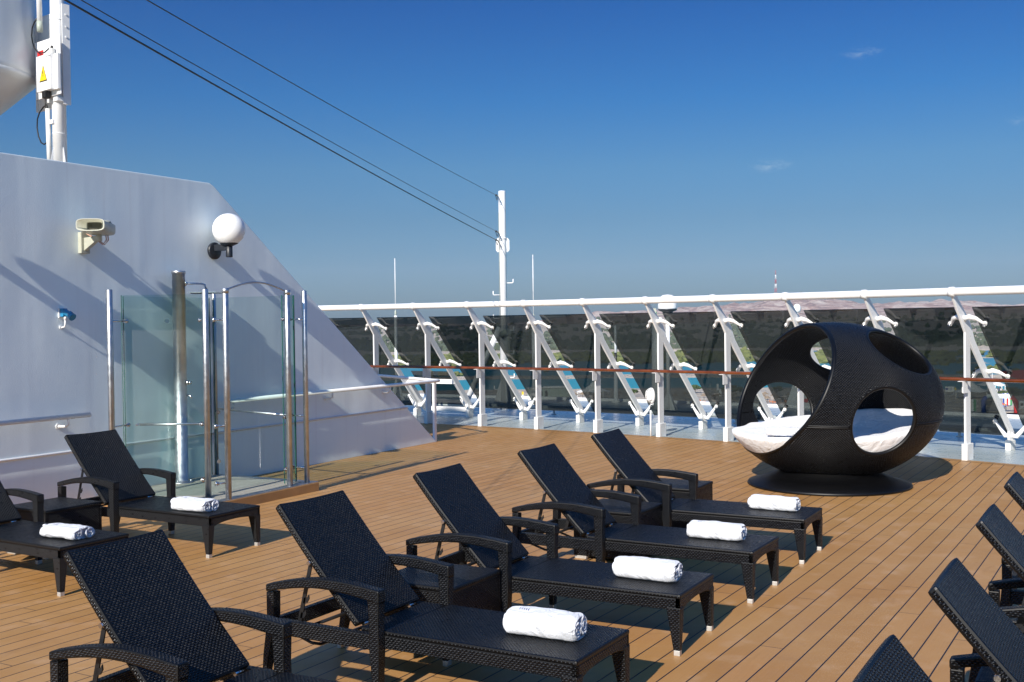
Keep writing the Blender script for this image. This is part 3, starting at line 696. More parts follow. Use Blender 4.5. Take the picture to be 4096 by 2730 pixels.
b = MB(); kk = p+Vector((.03, -.085, 1.47)); b.tube([kk, kk+Vector((.01, -.03, 0))], .034, 14); b.tube([kk+Vector((.01, -.03, 0)), kk+Vector((.02, -.065, 0))], .02, 12); b.tube([kk+Vector((0, .0, -.17)), kk+Vector((.02, -.05, -.175)), kk+Vector((.02, -.06, -.21))], .012, 8); b.build('tap', M['chrome'], col_)

# ================================================================== MAST AND BOX AT TOP LEFT
MP = W(-4.235, -.42, 0)
mt = empty('antenna_mast', (MP.x, MP.y, 4.1), 0, 'thick white painted mast rising behind the wall at the top left', 'mast')
VX = Vector((.777, -.629, 0)); VQ = Vector((-.629, -.777, 0))     # panel right / panel outward
def ml(r, q, z): v = VX*r+VQ*q; return Vector((v.x, v.y, z-4.1))
b = MB(); b.lathe([(.085, 0), (.085, 3.4)], (0, 0, 0), 20); b.lathe([(.0885, .55), (.0885, .556)], (0, 0, 0), 20); b.lathe([(.0885, 1.97), (.0885, 1.98)], (0, 0, 0), 20); b.build('mast_tube', M['white_paint'], mt)
b = MB()
for dr in (VX, -VX, VQ): b.hexa([dr*.08+Vector((-.004, -.004, 0)), dr*.17+Vector((-.004, -.004, 0)), dr*.17+Vector((.004, .004, 0)), dr*.08+Vector((.004, .004, 0))], [dr*.08+Vector((-.004, -.004, .38)), dr*.085+Vector((-.004, -.004, .38)), dr*.085+Vector((.004, .004, .38)), dr*.08+Vector((.004, .004, .38))])
b.build('gusset', M['white_paint'], mt)
PR = Matrix(((VX.x, VQ.x, 0), (VX.y, VQ.y, 0), (0, 0, 1)))
def mp_(x, y, q):                                                 # pixel on the panel plane at offset q
    P = onplane(x, y, MP+VQ*q, VQ); d = P-MP; return d.dot(VX), P.z
def mbox(b, r0, r1, q0, q1, z0, z1): b.box(ml((r0+r1)/2, (q0+q1)/2, (z0+z1)/2), (r1-r0, q1-q0, z1-z0), PR)
def pb(x0, y0, x1, y1, q):
    a = mp_(x0, y0, q); c = mp_(x1, y1, q); return min(a[0], c[0]), max(a[0], c[0]), min(a[1], c[1]), max(a[1], c[1])
def c1(x, y): return x/2.306, y/2.306
pan = empty('equipment_panel', MP+Vector((0, 0, 4.1)), 0, 'white steel backing panel clamped to the mast at the top left', 'panel')
r0, _ = mp_(*c1(325, 400), -.05); r1, zt = mp_(*c1(600, 65), -.05); _, zb = mp_(*c1(640, 955), -.05)
b = MB(); mbox(b, r0, r1, -.10, -.085, zb, zt); b.build('back_sheet', M['white_paint'], pan)
b = MB(); mbox(b, r1, r1+.012, -.10, .0, zb-.01, zt+.03); mbox(b, r0-.01, r0, -.10, -.05, zb-.01, zt)
b.build('side_flange', M['white_paint'], pan)
b = MB()
for z in (zt-.1, zt-.25, zt-.38): b.tube([ml(r1+.012, -.05, z), ml(r1+.022, -.05, z)], .012, 8)
b.build('flange_bolt', M['white_paint'], pan)
x0, x1, z0, z1 = pb(*c1(322, 400), *c1(560, 850), .11)
b = MB(); mbox(b, x0, x1, .095, .11, z0-.02, z1); b.build('mounting_plate', M['white_paint'], pan, .004, 1)
b = MB(); mbox(b, -.12, .12, .0, .09, zb+.02, zb+.07); b.build('clamp_bracket', M['white_paint'], pan, .003, 1)
jb = empty('junction_box', MP+Vector((0, 0, 4.1)), 0, 'white junction box with a yellow high voltage warning triangle', 'junction box')
X0, X1, Z0, Z1 = pb(*c1(332, 530), *c1(466, 820), .20)
b = MB(); mbox(b, X0, X1, .115, .20, Z0, Z1); b.build('box_body', M['white_paint'], jb, .006, 2)
b = MB(); mbox(b, X1, X1+.085, .112, .15, Z0+.0, Z1); b.build('box_flange', M['white_paint'], jb, .003, 1)
b = MB()
for i in range(5): b.lathe([(.030, 0), (.034, .006), (.030, .012)], ml(X1-.03, .155, Z1+.001+i*.013), 14)
b.build('cable_gland', M['white_worn'], jb)
b = MB(); b.lathe([(.018, .0), (.018, .02), (.008, .035)], ml(X1-.03, .155, Z1+.068), 10); b.build('connector', M['black_rubber'], jb)
cx = (X0+X1)/2; cz = (Z0+Z1)/2-.005; tw = .084; th_ = .178
def tri(k, q, dz=0): return [ml(cx-tw*k, q, cz-th_/2*k-.004+dz), ml(cx+tw*k, q, cz-th_/2*k-.004+dz), ml(cx, q, cz+th_/2*k+.008*k+dz)]
def flat(b, pts, d=.0015): 
    n = len(pts); b.add([p for p in pts]+[p+VQ*d for p in pts], [tuple(range(n)), tuple(reversed(range(n, 2*n)))]+[((i+1) % n, i, n+i, n+(i+1) % n) for i in range(n)])
b = MB(); flat(b, tri(1.12, .201)); b.build('warning_border', M['ink'], jb)
b = MB(); flat(b, tri(.97, .2035)); b.build('warning_triangle', M['yellow'], jb)
b = MB()
def fl2(pts): flat(b, [ml(cx+x, .206, cz+z) for x, z in pts])
fl2([(-.004, .034), (.006, .034), (-.002, .006), (-.012, .002)]); fl2([(-.012, .002), (.010, .010), (.010, .003), (-.008, -.004)]); fl2([(.003, .006), (.010, .006), (.003, -.030), (-.001, -.030)]); fl2([(-.007, -.026), (.009, -.026), (.001, -.046)])
b.build('lightning_bolt', M['ink'], jb)
rx0, rx1, rz0, rz1 = pb(*c1(345, 480), *c1(400, 520), .113)
b = MB(); flat(b, [ml(rx0, .112, rz0), ml(rx1, .112, rz0), ml(rx1, .112, rz1), ml(rx0, .112, rz1)]); b.build('red_sticker', M['red'], pan)
def text(body, size, loc, rotm, mat, name, parent=None, align='CENTER', ext=.0008):
    cu = bpy.data.curves.new(name, 'FONT'); cu.body = body; cu.size = size; cu.align_x = align; cu.align_y = 'CENTER'; cu.extrude = ext; cu.resolution_u = 3
    o = bpy.data.objects.new(name, cu); COL.objects.link(o); dg = bpy.context.evaluated_depsgraph_get()
    me = bpy.data.meshes.new_from_object(o.evaluated_get(dg)); bpy.data.objects.remove(o)
    me.materials.clear(); me.materials.append(mat)
    o2 = bpy.data.objects.new(name, me); COL.objects.link(o2); o2.matrix_basis = Matrix.Translation(loc) @ rotm
    if parent: o2.parent = parent
    return o2
TR = Matrix(((VX.x, 0, VQ.x, 0), (VX.y, 0, VQ.y, 0), (0, 1, 0, 0), (0, 0, 0, 1)))
text('Do NOT Paint', .018, ml(X1-.045, .2012, Z1-.03), TR, M['ink'], 'lettering', jb)
b = MB(); mbox(b, cx-.05, cx+.035, .12, .20, Z0-.09, Z0-.002); b.build('black_plug', M['black_rubber'], jb, .01, 2)
# loose cables
def pxpts(pts, q): 
    r = []
    for x, y in pts: a = mp_(*c1(x, y), q); r.append(MP+VX*a[0]+VQ*q+Vector((0, 0, a[1])))
    return r
b = MB(); b.tube(pxpts([(342, 175), (318, 205), (297, 260), (292, 330), (300, 390), (315, 440), (345, 480), (380, 492), (410, 488), (435, 465), (450, 450)], .16), .0085, 8)
tag(b.build('cable', M['black_rubber']), 'black cable looping into the top of the junction box at the mast', 'cable')
b = MB(); b.tube(pxpts([(418, 900), (418, 960), (428, 1080), (440, 1180), (443, 1260), (430, 1318), (408, 1334), (380, 1318), (355, 1260), (342, 1180), (345, 1100), (365, 1040), (400, 990), (432, 968), (438, 1000)], .10), .0085, 8)
tag(b.build('cable', M['black_rubber']), 'black cable hanging in a long loop below the junction box', 'cable')
wa = empty('whip_antenna', MP+VQ*.15, 0, 'white tube antenna with a grey foot in front of the mast', 'antenna')
a = mp_(*c1(358, 0), .15); c = mp_(*c1(366, 245), .15); ax = a[0]
def lv(r, q, z): v = VX*r+VQ*(q-.15); return Vector((v.x, v.y, z))
b = MB(); b.tube([lv(c[0], .15, c[1]+.06), lv(a[0], .15, a[1]+.7)], .033, 14); b.build('antenna_tube', M['white_paint'], wa)
b = MB(); b.tube([lv(c[0]+.002, .15, c[1]-.07), lv(c[0], .15, c[1]+.06)], .036, 14); b.build('antenna_foot', M['grey_plastic'], wa)
cp = empty('conduit_pipe', MP+VQ*.10, 0, 'thin white conduit pipe standing beside the foot of the mast', 'pipe')
def lv2(r, q, z): v = VX*r+VQ*(q-.10); return Vector((v.x, v.y, z))
a = mp_(*c1(440, 1005), .10); c = mp_(*c1(458, 1480), .10)
b = MB(); b.tube([lv2(a[0], .1, a[1]), lv2(c[0], .1, 4.2)], .030, 12); b.build('tube', M['white_worn'], cp)
b = MB(); a = mp_(*c1(450, 1130), .10); b.box(lv2(a[0]+.04, .09, a[1]), (.12, .03, .05), PR); b.build('spacer', M['white_paint'], cp)
# radome at the far left
rc = Vector((-7.2, 13.95, 0))
rd = empty('satellite_dome', (rc.x, rc.y, 4.2), 0, 'huge white satellite dome with a conical underside at the top left corner', 'satellite dome')
b = MB(); b.lathe([(1.145, 1.22), (1.16, 1.24), (1.15, 1.30), (1.15, 2.4), (1.02, 2.9), (.8, 3.3), (.4, 3.55), (.01, 3.62)], (0, 0, 0), 64); b.build('dome', M['dome_grey'], rd)
b = MB(); b.lathe([(.30, -.2), (.30, .42), (.36, .46), (1.08, 1.13), (1.14, 1.18), (1.16, 1.235)], (0, 0, 0), 64); b.build('cone_base', M['dome_grey'], rd)

# ================================================================== POLES BEYOND THE GLASS
mk = empty('ladder_mast', (-.207, 27.979, 0), 0, 'tall white pole mast with step rungs and wires, beyond the windscreen', 'mast')
b = MB(); b.lathe([(.10, 0), (.092, 5.53), (.088, 5.55)], (0, 0, 0), 24); b.lathe([(.105, 4.33), (.105, 4.37)], (0, 0, 0), 24); b.build('mast_tube', M['white_paint'], mk)
b = MB()
for sg in (-1, 1): b.prism([(.08, 4.02), (.13, 4.0), (.17, 4.06), (.17, 4.3), (.13, 4.36), (.08, 4.36)], (0, -.01, 0), (sg, 0, 0), (0, 0, 1), (0, .02, 0))
b.build('side_plate', M['white_paint'], mk)
for i in range(11):
    z = 3.98-i*.37-(.0 if i else 0); sg = 1 if i % 2 == 0 else -1
    z = 3.76-.3*(i)  if True else z
    b = MB(); b.tube([(sg*.09, 0, z-.8+.26), (sg*.24, 0, z-.8+.26), (sg*.255, 0, z-.8+.275), (sg*.255, 0, z-.8+.36)], .014, 8); b.build('step_rung', M['white_paint'], mk)
b = MB()
for k in range(4):
    a = k*PI/2+.3; d = Vector((math.cos(a), math.sin(a), 0)); n = Vector((-d.y, d.x, 0))*.006
    b.hexa([d*.09-n, d*.34-n, d*.34+n, d*.09+n], [d*.09-n+Vector((0, 0, .75)), d*.10-n+Vector((0, 0, .75)), d*.10+n+Vector((0, 0, .75)), d*.09+n+Vector((0, 0, .75))])
b.build('gusset', M['white_worn'], mk)
b = MB(); b.tube([(-1.05, .2, .05), (-.1, 0, 2.1)], .075, 14); b.build('brace', M['white_worn'], mk)
b = MB(); b.tube([(-.05, -.12, 1.9), (.12, -.25, 2.0)], .09, 14); b.build('winch', M['grey_plastic'], mk)
b = MB()
for k in range(4): b.tube([(.02+.03*k, -.2, 1.95), (.05+.035*k, -.2, 1.4), (.06+.03*k, -.18, 1.1)], .008, 6)
b.tube([(-.09, -.05, 5.0), (-.085, -.1, 2.1)], .007, 6); b.build('hanging_rope', M['grey_plastic'], mk)
def whip(x, y, z1, z0, base_r, label, box=False):
    t = empty('whip_antenna', (x, y, 0), 0, label, 'antenna')
    b = MB(); b.lathe([(base_r, 0), (base_r, z0)], (0, 0, 0), 14); b.build('pole', M['white_paint'], t)
    b = MB(); b.lathe([(.02, z0), (.035, z0+.04), (.03, z0+.12), (.012, z0+.16)], (0, 0, 0), 10); b.build('antenna_foot', M['grey_plastic'], t)
    b = MB(); b.lathe([(.012, z0+.15), (.011, z1)], (0, 0, 0), 8); b.build('whip', M['white_paint'], t)
    b = MB()
    for k in range(3):
        a = k*2*PI/3+.5; d = Vector((math.cos(a), math.sin(a), 0)); n = Vector((-d.y, d.x, 0))*.005
        b.hexa([d*.03-n, d*.24-n, d*.24+n, d*.03+n], [d*.03-n+Vector((0, 0, .6)), d*.04-n+Vector((0, 0, .6)), d*.04+n+Vector((0, 0, .6)), d*.03+n+Vector((0, 0, .6))])
    b.build('gusset', M['white_paint'], t)
    return t
whip(-3.37, 32.0, 4.12, 2.46, .045, 'thin white whip antenna left of the ladder mast')
whip(.575, 29.0, 3.99, 2.28, .055, 'thin white whip antenna right of the ladder mast')
t = empty('radome_pole', (3.75, 27.2, 0), 0, 'broad white mushroom radome on two poles above the rail', 'radome')
b = MB(); b.lathe([(.155, 0), (.13, 2.30)], (-.15, .1, 0), 20); b.lathe([(.05, 0), (.05, 2.32)], (.10, 0, 0), 16); b.build('pole', M['white_paint'], t)
b = MB()
for k in range(4):
    a = k*PI/2+.5; d = Vector((math.cos(a), math.sin(a), 0)); n = Vector((-d.y, d.x, 0))*.006; c = Vector((.10, 0, 0))
    b.hexa([c+d*.04-n, c+d*.28-n, c+d*.28+n, c+d*.04+n], [c+d*.04-n+Vector((0, 0, .42)), c+d*.05-n+Vector((0, 0, .42)), c+d*.05+n+Vector((0, 0, .42)), c+d*.04+n+Vector((0, 0, .42))])
b.build('gusset', M['white_worn'], t)
b = MB(); b.lathe([(.235, 2.50), (.24, 2.53), (.235, 2.60), (.225, 2.70), (.19, 2.79), (.12, 2.845), (.0, 2.86)], (.10, 0, 0), 32); b.build('dome', M['white_paint'], t)
b = MB(); b.lathe([(.07, 2.38), (.15, 2.44), (.23, 2.47), (.232, 2.502)], (.10, 0, 0), 24); b.build('dome_base', M['lamp_black'], t)
b = MB(); b.b2(-.27, .05, -.03, .03, 2.36, 2.375); b.b2(-.27, -.19, -.05, .05, 2.37, 2.52); b.build('side_box', M['cream'], t, .004, 1)
b = MB(); b.tube([(-.18, -.06, 2.42), (-.26, -.08, 2.3), (-.2, -.1, 2.2), (-.17, -.1, 2.0), (-.17, -.1, 1.4)], .010, 6); b.build('green_wire', M['green_wire'], t)
t = empty('radome_pole', (7.24, 27.95, 0), 0, 'small white mushroom antenna with a black cable, above the daybed', 'radome')
b = MB(); b.lathe([(.05, 0), (.05, 2.30), (.03, 2.32), (.03, 2.40)], (0, 0, 0), 14); b.build('pole', M['white_paint'], t)
b = MB(); b.lathe([(.05, 2.38), (.085, 2.41), (.09, 2.44), (.095, 2.50), (.09, 2.53), (.06, 2.58), (0, 2.60)], (0, 0, 0), 24); b.build('dome', M['globe'], t)
b = MB(); b.tube([(-.03, -.05, 2.40), (-.09, -.06, 2.28), (-.12, -.06, 2.12), (-.13, -.05, 1.95)], .010, 6); b.build('cable', M['black_rubber'], t)
b = MB(); b.prism([(-.33, 0), (.33, 0), (.05, .8), (-.05, .8)], (0, -.06, 0), (1, 0, 0), (0, 0, 1), (0, .012, 0)); b.build('gusset', M['white_worn'], t)
b = MB(); b.b2(.08, .24, -.075, -.065, .10, .19); b.build('red_sticker', M['red'], t)
# tall thin antenna on the deck edge, seen through the glass
P = gp(2459, 1607); t = empty('deck_antenna', (P.x, P.y-.4, 0), 0, 'slim white antenna with a black middle at the deck edge behind the glass', 'antenna')
b = MB(); b.lathe([(.12, 0), (.12, .04), (.06, .07), (.05, .95)], (0, 0, 0), 14); b.lathe([(.032, 1.35), (.032, 2.1)], (0, 0, 0), 10); b.build('pole', M['white_worn'], t)
b = MB(); b.lathe([(.034, .94), (.034, 1.36)], (0, 0, 0), 10); b.build('black_sleeve', M['black_rubber'], t)
# caged bulkhead lamp on its own stalk
t = empty('bulkhead_lamp', (2.64, 21.10, 0), R_(-62), 'white oval caged lamp on a thin stalk at the edge of the wooden deck', 'lamp')
b = MB(); b.tube([(0, 0, 0), (0, 0, .50)], .016, 8); b.build('stalk', M['white_paint'], t)
b = MB(); b.tube([(0, 0, .50), (.02, -.02, .56), (.04, -.01, .62)], .009, 6); b.build('cable', M['black_rubber'], t)
b = MB()
b.lathe([(.085, 0), (.10, .01), (.10, .045), (.085, .055)], (0, 0, 0), 24, (0, -1, 0)); ob = b.build('housing', M['white_paint'], t); ob.matrix_basis = rot(0, 0, 0, (0, .05, .78)) @ Matrix.Diagonal((.95, 1, 1.55, 1))
b = MB(); b.lathe([(.08, 0), (.078, .03), (.055, .06), (0, .075)], (0, 0, 0), 24, (0, -1, 0)); ob = b.build('lens', M['globe'], t); ob.matrix_basis = rot(0, 0, 0, (0, -.005, .78)) @ Matrix.Diagonal((.9, 1, 1.5, 1))
b = MB()
for zz in (-.075, 0, .075):
    w_ = .085*math.sqrt(max(0, 1-(zz/.14)**2)); b.tube([(-w_, .0, .78+zz), (-w_*.7, -.06, .78+zz), (0, -.09, .78+zz), (w_*.7, -.06, .78+zz), (w_, .0, .78+zz)], .006, 6)
for xx in (-.04, 0.04): b.tube([(xx, 0, .64), (xx, -.07, .69), (xx, -.085, .78), (xx, -.07, .87), (xx, 0, .92)], .006, 6)
b.build('cage', M['white_paint'], t)

# wires from the ladder mast up to the left
def wire(px, mz, r, label, dx=0):
    B_ = Vector((-.207-.1, 27.979-.02, mz)); d = ray(*px); A_ = CAM+d*9.0; A_ = B_+(A_-B_)*1.15
    b = MB(); n = 24; b.tube([B_.lerp(A_, i/n)-Vector((0, 0, .05*math.sin(PI*i/n))) for i in range(n+1)], r, 6)
    t = empty('rigging_wire', B_, 0, label, 'wire', 'wires running to the ladder mast')
    o = b.build('wire', M['black_metal'], t); o.matrix_parent_inverse = Matrix.Translation(-B_)
    d = (A_-B_).normalized(); b = MB()
    b.tube([B_+d*.05, B_+d*.12, B_+d*.2, B_+d*.3, B_+d*.42], [.008, .022, .012, .024, .010], 8); b.tube([B_, B_+d*.2+Vector((0, 0, -.12)), B_+d*.45], .008, 6)
    o = b.build('turnbuckle', M['black_metal'], t); o.matrix_parent_inverse = Matrix.Translation(-B_)
wire((603, 0), 5.42, .0055, 'thin dark wire, the topmost, reaching the very top of the ladder mast')
wire((340, 0), 4.50, .005, 'thin dark wire, the middle one, reaching the mast just above the thick wire')
wire((277, 0), 4.28, .0095, 'thicker dark wire, the lowest, reaching the mast below its side plates')

# ================================================================== LOUNGERS
W2 = .35; AO = .058; ZS = .409; US = 1.27; UR = 2.134; UB = 1.46; LB_ = .92
def make_lounger():
    t = empty('sun_lounger')
    wv = M['weave']
    b = MB(); b.b2(.0, US, -W2, W2, ZS-.03, ZS); b.b2(US, UB, -W2+.02, W2-.02, ZS-.032, ZS-.002); b.build('seat', M['weave_x'], t, .012, 2)
    b = MB()
    for sg in (-1, 1):
        y0, y1 = sorted((sg*(W2-.004), sg*(W2-.04)))
        b.b2(.004, US+.02, y0, y1, ZS-.108, ZS-.028)
    # end apron with a shallow arch
    n = 14; pts = [(-W2+.004, ZS-.028), (-W2+.004, ZS-.108)]
    for i in range(n+1):
        q = i/n; y = -W2+.09+(2*W2-.18)*q; pts.append((y, ZS-.108+.028*math.sin(PI*q)**.6))
    pts += [(W2-.004, ZS-.108), (W2-.004, ZS-.028)]
    b.prism(pts, (.004, 0, 0), (0, 1, 0), (0, 0, 1), (.036, 0, 0))
    b.build('seat_frame', wv, t, .006, 2)
    for sg in (-1, 1):          # foot legs
        o = sg*W2; i1 = sg*(W2-.075); i0 = sg*(W2-.045)
        b = MB(); b.hexa([(.006, o, .035), (.052, o, .035), (.052, i0, .035), (.006, i0, .035)][::sg], [(.0, o, ZS-.09), (.10, o, ZS-.09), (.10, i1, ZS-.09), (.0, i1, ZS-.09)][::sg])
        lg = b.build('leg', wv, t, .006, 2)
        b = MB(); y0, y1 = sorted((o-sg*.001, i0+sg*.001)); b.b2(.008, .050, y0, y1, 0, .038); b.build('foot_cap', M['cap'], lg, .004, 2)
    for sg in (-1, 1):          # arm frames
        o = sg*(W2+AO); i = sg*(W2-.008)
        def q4(u0, u1, z, oo=o, ii=i): return [(u0, oo, z), (u1, oo, z), (u1, ii, z), (u0, ii, z)][::sg]
        b = MB(); fr_ = [q4(US+.012, US+.052, .035, o-sg*.012, i-sg*.002), q4(US-.004, US+.070, .30), q4(US, US+.068, .45), q4(US-.006, US+.078, .60)]
        b.ring_loft(fr_, smooth=False); lg = b.build('leg', wv, t, .006, 2)
        b = MB(); y0, y1 = sorted((o-sg*.014, i)); b.b2(US+.014, US+.050, y0, y1, 0, .038); b.build('foot_cap', M['cap'], lg, .004, 2)
        b = MB(); b.ring_loft([q4(UR+.020, UR+.055, .035, o-sg*.012, i-sg*.0), q4(UR-.01, UR+.035, .16), q4(UR-.045, UR+.012, .30), q4(UR-.058, UR+.0, .42), q4(UR-.060, UR, .56)], smooth=False)
        lg = b.build('leg', wv, t, .006, 2)
        b = MB(); y0, y1 = sorted((o-sg*.014, i)); b.b2(UR+.022, UR+.053, y0, y1, 0, .038); b.build('foot_cap', M['cap'], lg, .004, 2)
        rings = []
        for k in range(13):
            q = k/12; u = US-.008+(UR-US+.010)*q; zt = .656+(.594-.656)*q+.050*math.sin(PI*q)+.012*math.sin(PI*q*.5); th = .085-.040*q**.5 if q > 0 else .09
            th = .078-.032*q
            o2 = o+sg*.004
            rings.append([(u, o2, zt-th), (u, i-sg*.004, zt-th), (u, i-sg*.004, zt), (u, o2, zt)])
        b = MB(); b.ring_loft(rings, smooth=False); b.build('armrest', M['weave_fine'], t, .010, 2, sharp=50)
        b = MB(); y0, y1 = sorted((o-sg*.012, i+sg*.004)); b.b2(US+.06, UR-.05, y0, y1, ZS-.112, ZS-.018); b.build('side_rail', wv, t, .006, 2)
    b = MB(); b.b2(UR-.052, UR-.008, -W2+.01, W2-.01, ZS-.11, ZS-.02); b.build('rear_rail', wv, t, .006, 2)
    # backrest: own frame, x up the panel, z out of its face
    bk = Matrix.Translation((UB+.035, 0, ZS-.005)) @ Matrix.Rotation(-BETA, 4, 'Y')
    nx, ny = 16, 8; hw = .323; vt = []; 
    def zf(x, y): return .018*(x-.35)**2/.3-.012*(1-(y/hw)**2)*(.3+x)
    b = MB(); top = []; bot = []
    for i in range(nx+1):
        for j in range(ny+1):
            x = LB_*i/nx; y = -hw+2*hw*j/ny
            top.append((x, y, .024+zf(x, y))); bot.append((x, y, -.026+zf(x, y)))
    fs = []; o_ = len(top)
    for i in range(nx):
        for j in range(ny):
            a = i*(ny+1)+j; fs += [(a, a+ny+1, a+ny+2, a+1), (o_+a, o_+a+1, o_+a+ny+2, o_+a+ny+1)]
    for i in range(nx):
        a = i*(ny+1); fs.append((a, o_+a, o_+a+ny+1, a+ny+1)); a += ny; fs.append((a, a+ny+1, o_+a+ny+1, o_+a))
    for j in range(ny):
        fs.append((j, j+1, o_+j+1, o_+j)); a = nx*(ny+1)+j; fs.append((a, o_+a, o_+a+1, a+1))
    b.add(top+bot, fs)
    b.build('backrest', M['weave_x'], t, .014, 2, matrix=bk, sharp=50)
    # metalwork under the backrest
    pv = bk @ Vector((.50, 0, -.03)); ft = Vector((UR-.22, 0, ZS-.10))
    for sg in (-1, 1):
        y = sg*.30
        b = MB(); a = Vector((pv.x, y, pv.z)); c = Vector((ft.x+.06, y, ft.z)); d = (c-a).normalized(); n = Vector((d.z, 0, -d.x))
        b.hexa([c-n*.015+Vector((0, -.004, 0)), c+n*.015+Vector((0, -.004, 0)), c+n*.015+Vector((0, .004, 0)), c-n*.015+Vector((0, .004, 0))], [a-n*.013+Vector((0, -.004, 0)), a+n*.013+Vector((0, -.004, 0)), a+n*.013+Vector((0, .004, 0)), a-n*.013+Vector((0, .004, 0))])
        # notched ratchet teeth on the front side
        for f in (.52, .74):
            m_ = a.lerp(c, f); s_ = -n if n.x > 0 else n
            b.prism([(0, -.035), (.030, -.020), (.040, .010), (.030, .035), (.022, .012), (.0, .005)], m_+Vector((0, -.004, 0)), s_, d*-1, (0, .008, 0))
        b.build('prop', M['black_metal'], t)
        b = MB(); b.tube([a+Vector((0, -sg*.0, 0)), a+Vector((0, sg*.028, 0))], .014, 10); b.build('pivot_bolt', M['chrome'], t)
        h_ = bk @ Vector((.0, sg*.24, .0)); b = MB(); b.tube([h_+Vector((-.01, -.03, .0)), h_+Vector((-.01, .03, .0))], .012, 8); b.build('hinge', M['chrome'], t)
    b = MB(); c = Vector((ft.x+.06, 0, ft.z)); b.tube([(c.x, -.30, c.z), (c.x, .30, c.z)], .010, 8)
    a = a.lerp(c, .0); b.tube([(UR-.36, -.31, ZS-.02), (UR-.36, .31, ZS-.02)], .011, 8)
    b.tube([(UR-.05, -.28, ZS-.11), (UR-.25, -.28, ZS-.17), (UR-.30, -.25, ZS-.18), (UR-.30, .25, ZS-.18), (UR-.25, .28, ZS-.17), (UR-.05, .28, ZS-.11)], .010, 8)
    b.build('prop_bar', M['black_metal'], t)
    return t
BETA = R_(46.6)
proto = make_lounger()
LG = 'black wicker sun loungers on the wooden deck'
def up2(th): return Vector((math.cos(th), math.sin(th), 0)), Vector((math.sin(th), -math.cos(th), 0))
LN = {'L2': (.4985, 6.1481, 2.6211), 'L3': (1.2554, 7.5399, 2.640), 'L4': (2.0314, 8.8559, 2.6155), 'L5': (2.7864, 10.2161, 2.6361), 'LA': (-2.7378, 10.7875, 2.6096), 'LB': (-3.5699, 9.3592, 2.5925), 'L1': (-.2571, 4.8384, 2.6529)}
for nm, tl in (('R1', (1.06, 3.448)), ('R2', (1.783, 4.68)), ('R3', (2.60, 6.146)), ('R4', (3.36, 7.50))):
    th = R_(150.6); e, v = up2(th); f = Vector((tl[0]-.055, tl[1]-.09, 0))-e*2.125+v*.323; LN[nm] = (f.x, f.y, th)
LL = {'L2': 'black wicker lounger in the centre foreground under the largest rolled towel',
      'L3': 'black wicker lounger second from the front in the centre row',
      'L4': 'black wicker lounger third from the front in the centre row, between L-shaped shadows and the daybed side',
      'L5': 'black wicker lounger farthest back in the centre row, nearest the egg-shaped daybed',
      'LA': 'black wicker lounger just in front of the glass shower',
      'LB': 'black wicker lounger at the left edge, only its towel end and one armrest in view',
      'L1': 'black wicker lounger nearest the camera at the lower left, without a towel in view',
      'R1': 'black wicker lounger at the bottom right, only the tip of its backrest in view',
      'R2': 'black wicker lounger at the lower right edge, second from the camera in its row',
      'R3': 'black wicker lounger at the right edge, third back in its row',
      'R4': 'black wicker lounger farthest back at the right edge, only a backrest corner showing'}
LL['L4'] = 'black wicker lounger in the centre row with the farthest towel but one on its seat'
LOBJ = {}
for i, (nm, (x, y, th)) in enumerate(LN.items()):
    o = proto if i == 0 else copy_tree(proto)
    o.location = (x, y, .004); o.rotation_euler = (0, 0, th); tag(o, LL[nm], 'sun lounger', LG); LOBJ[nm] = o
# NB local +y is away from the foot's left; mirrored model is symmetric, so near/far sides need no care
def lp(nm, u, v, z=0):
    x, y, th = LN[nm]; e, vv = up2(th); return Vector((x, y, z))+e*u+vv*v

# side tables
def make_table():
    t = empty('side_table'); s = .325
    b = MB(); b.b2(-s, s, -s, s, .435, .47); b.build('table_top', M['weave_fine'], t, .012, 2)
    b = MB()
    for sx_, sy_ in ((1, 0), (-1, 0), (0, 1), (0, -1)):
        if sx_: x0, x1 = sorted((sx_*(s-.006), sx_*(s-.03))); b.b2(x0, x1, -s+.03, s-.03, .03, .436)
        else: y0, y1 = sorted((sy_*(s-.004), sy_*(s-.03))); b.b2(-s+.006, s-.006, y0, y1, .03, .436)
    b.build('table_side', M['weave'], t, .006, 2)
    for sx_ in (1, -1):
        for sy_ in (1, -1):
            b = MB(); x0, x1 = sorted((sx_*(s-.01), sx_*(s-.15))); y0, y1 = sorted((sy_*(s-.008), sy_*(s-.04))); b.b2(x0, x1, y0, y1, 0, .032); b.build('foot', M['cap'], t, .003, 1)
    return t
tp = make_table()
for i, (nm, u, v, lab) in enumerate((('L2', 1.66, .81, 'black wicker cube table between the two front centre loungers'), ('L4', 1.69, .84, 'black wicker cube table between the two rear centre loungers'),
        ('L5', 1.70, .88, 'black wicker cube table on the far side of the rearmost centre lounger'), ('LB', 1.72, .84, 'black wicker cube table between the two loungers by the wall'),
        ('R2', 1.72, .82, 'black wicker cube table under the lounger backrests at the right edge'))):
    o = tp if i == 0 else copy_tree(tp)
    o.location = lp(nm, u, v, .004); o.rotation_euler = (0, 0, LN[nm][2]); tag(o, lab, 'side table', 'wicker cube tables between the loungers')

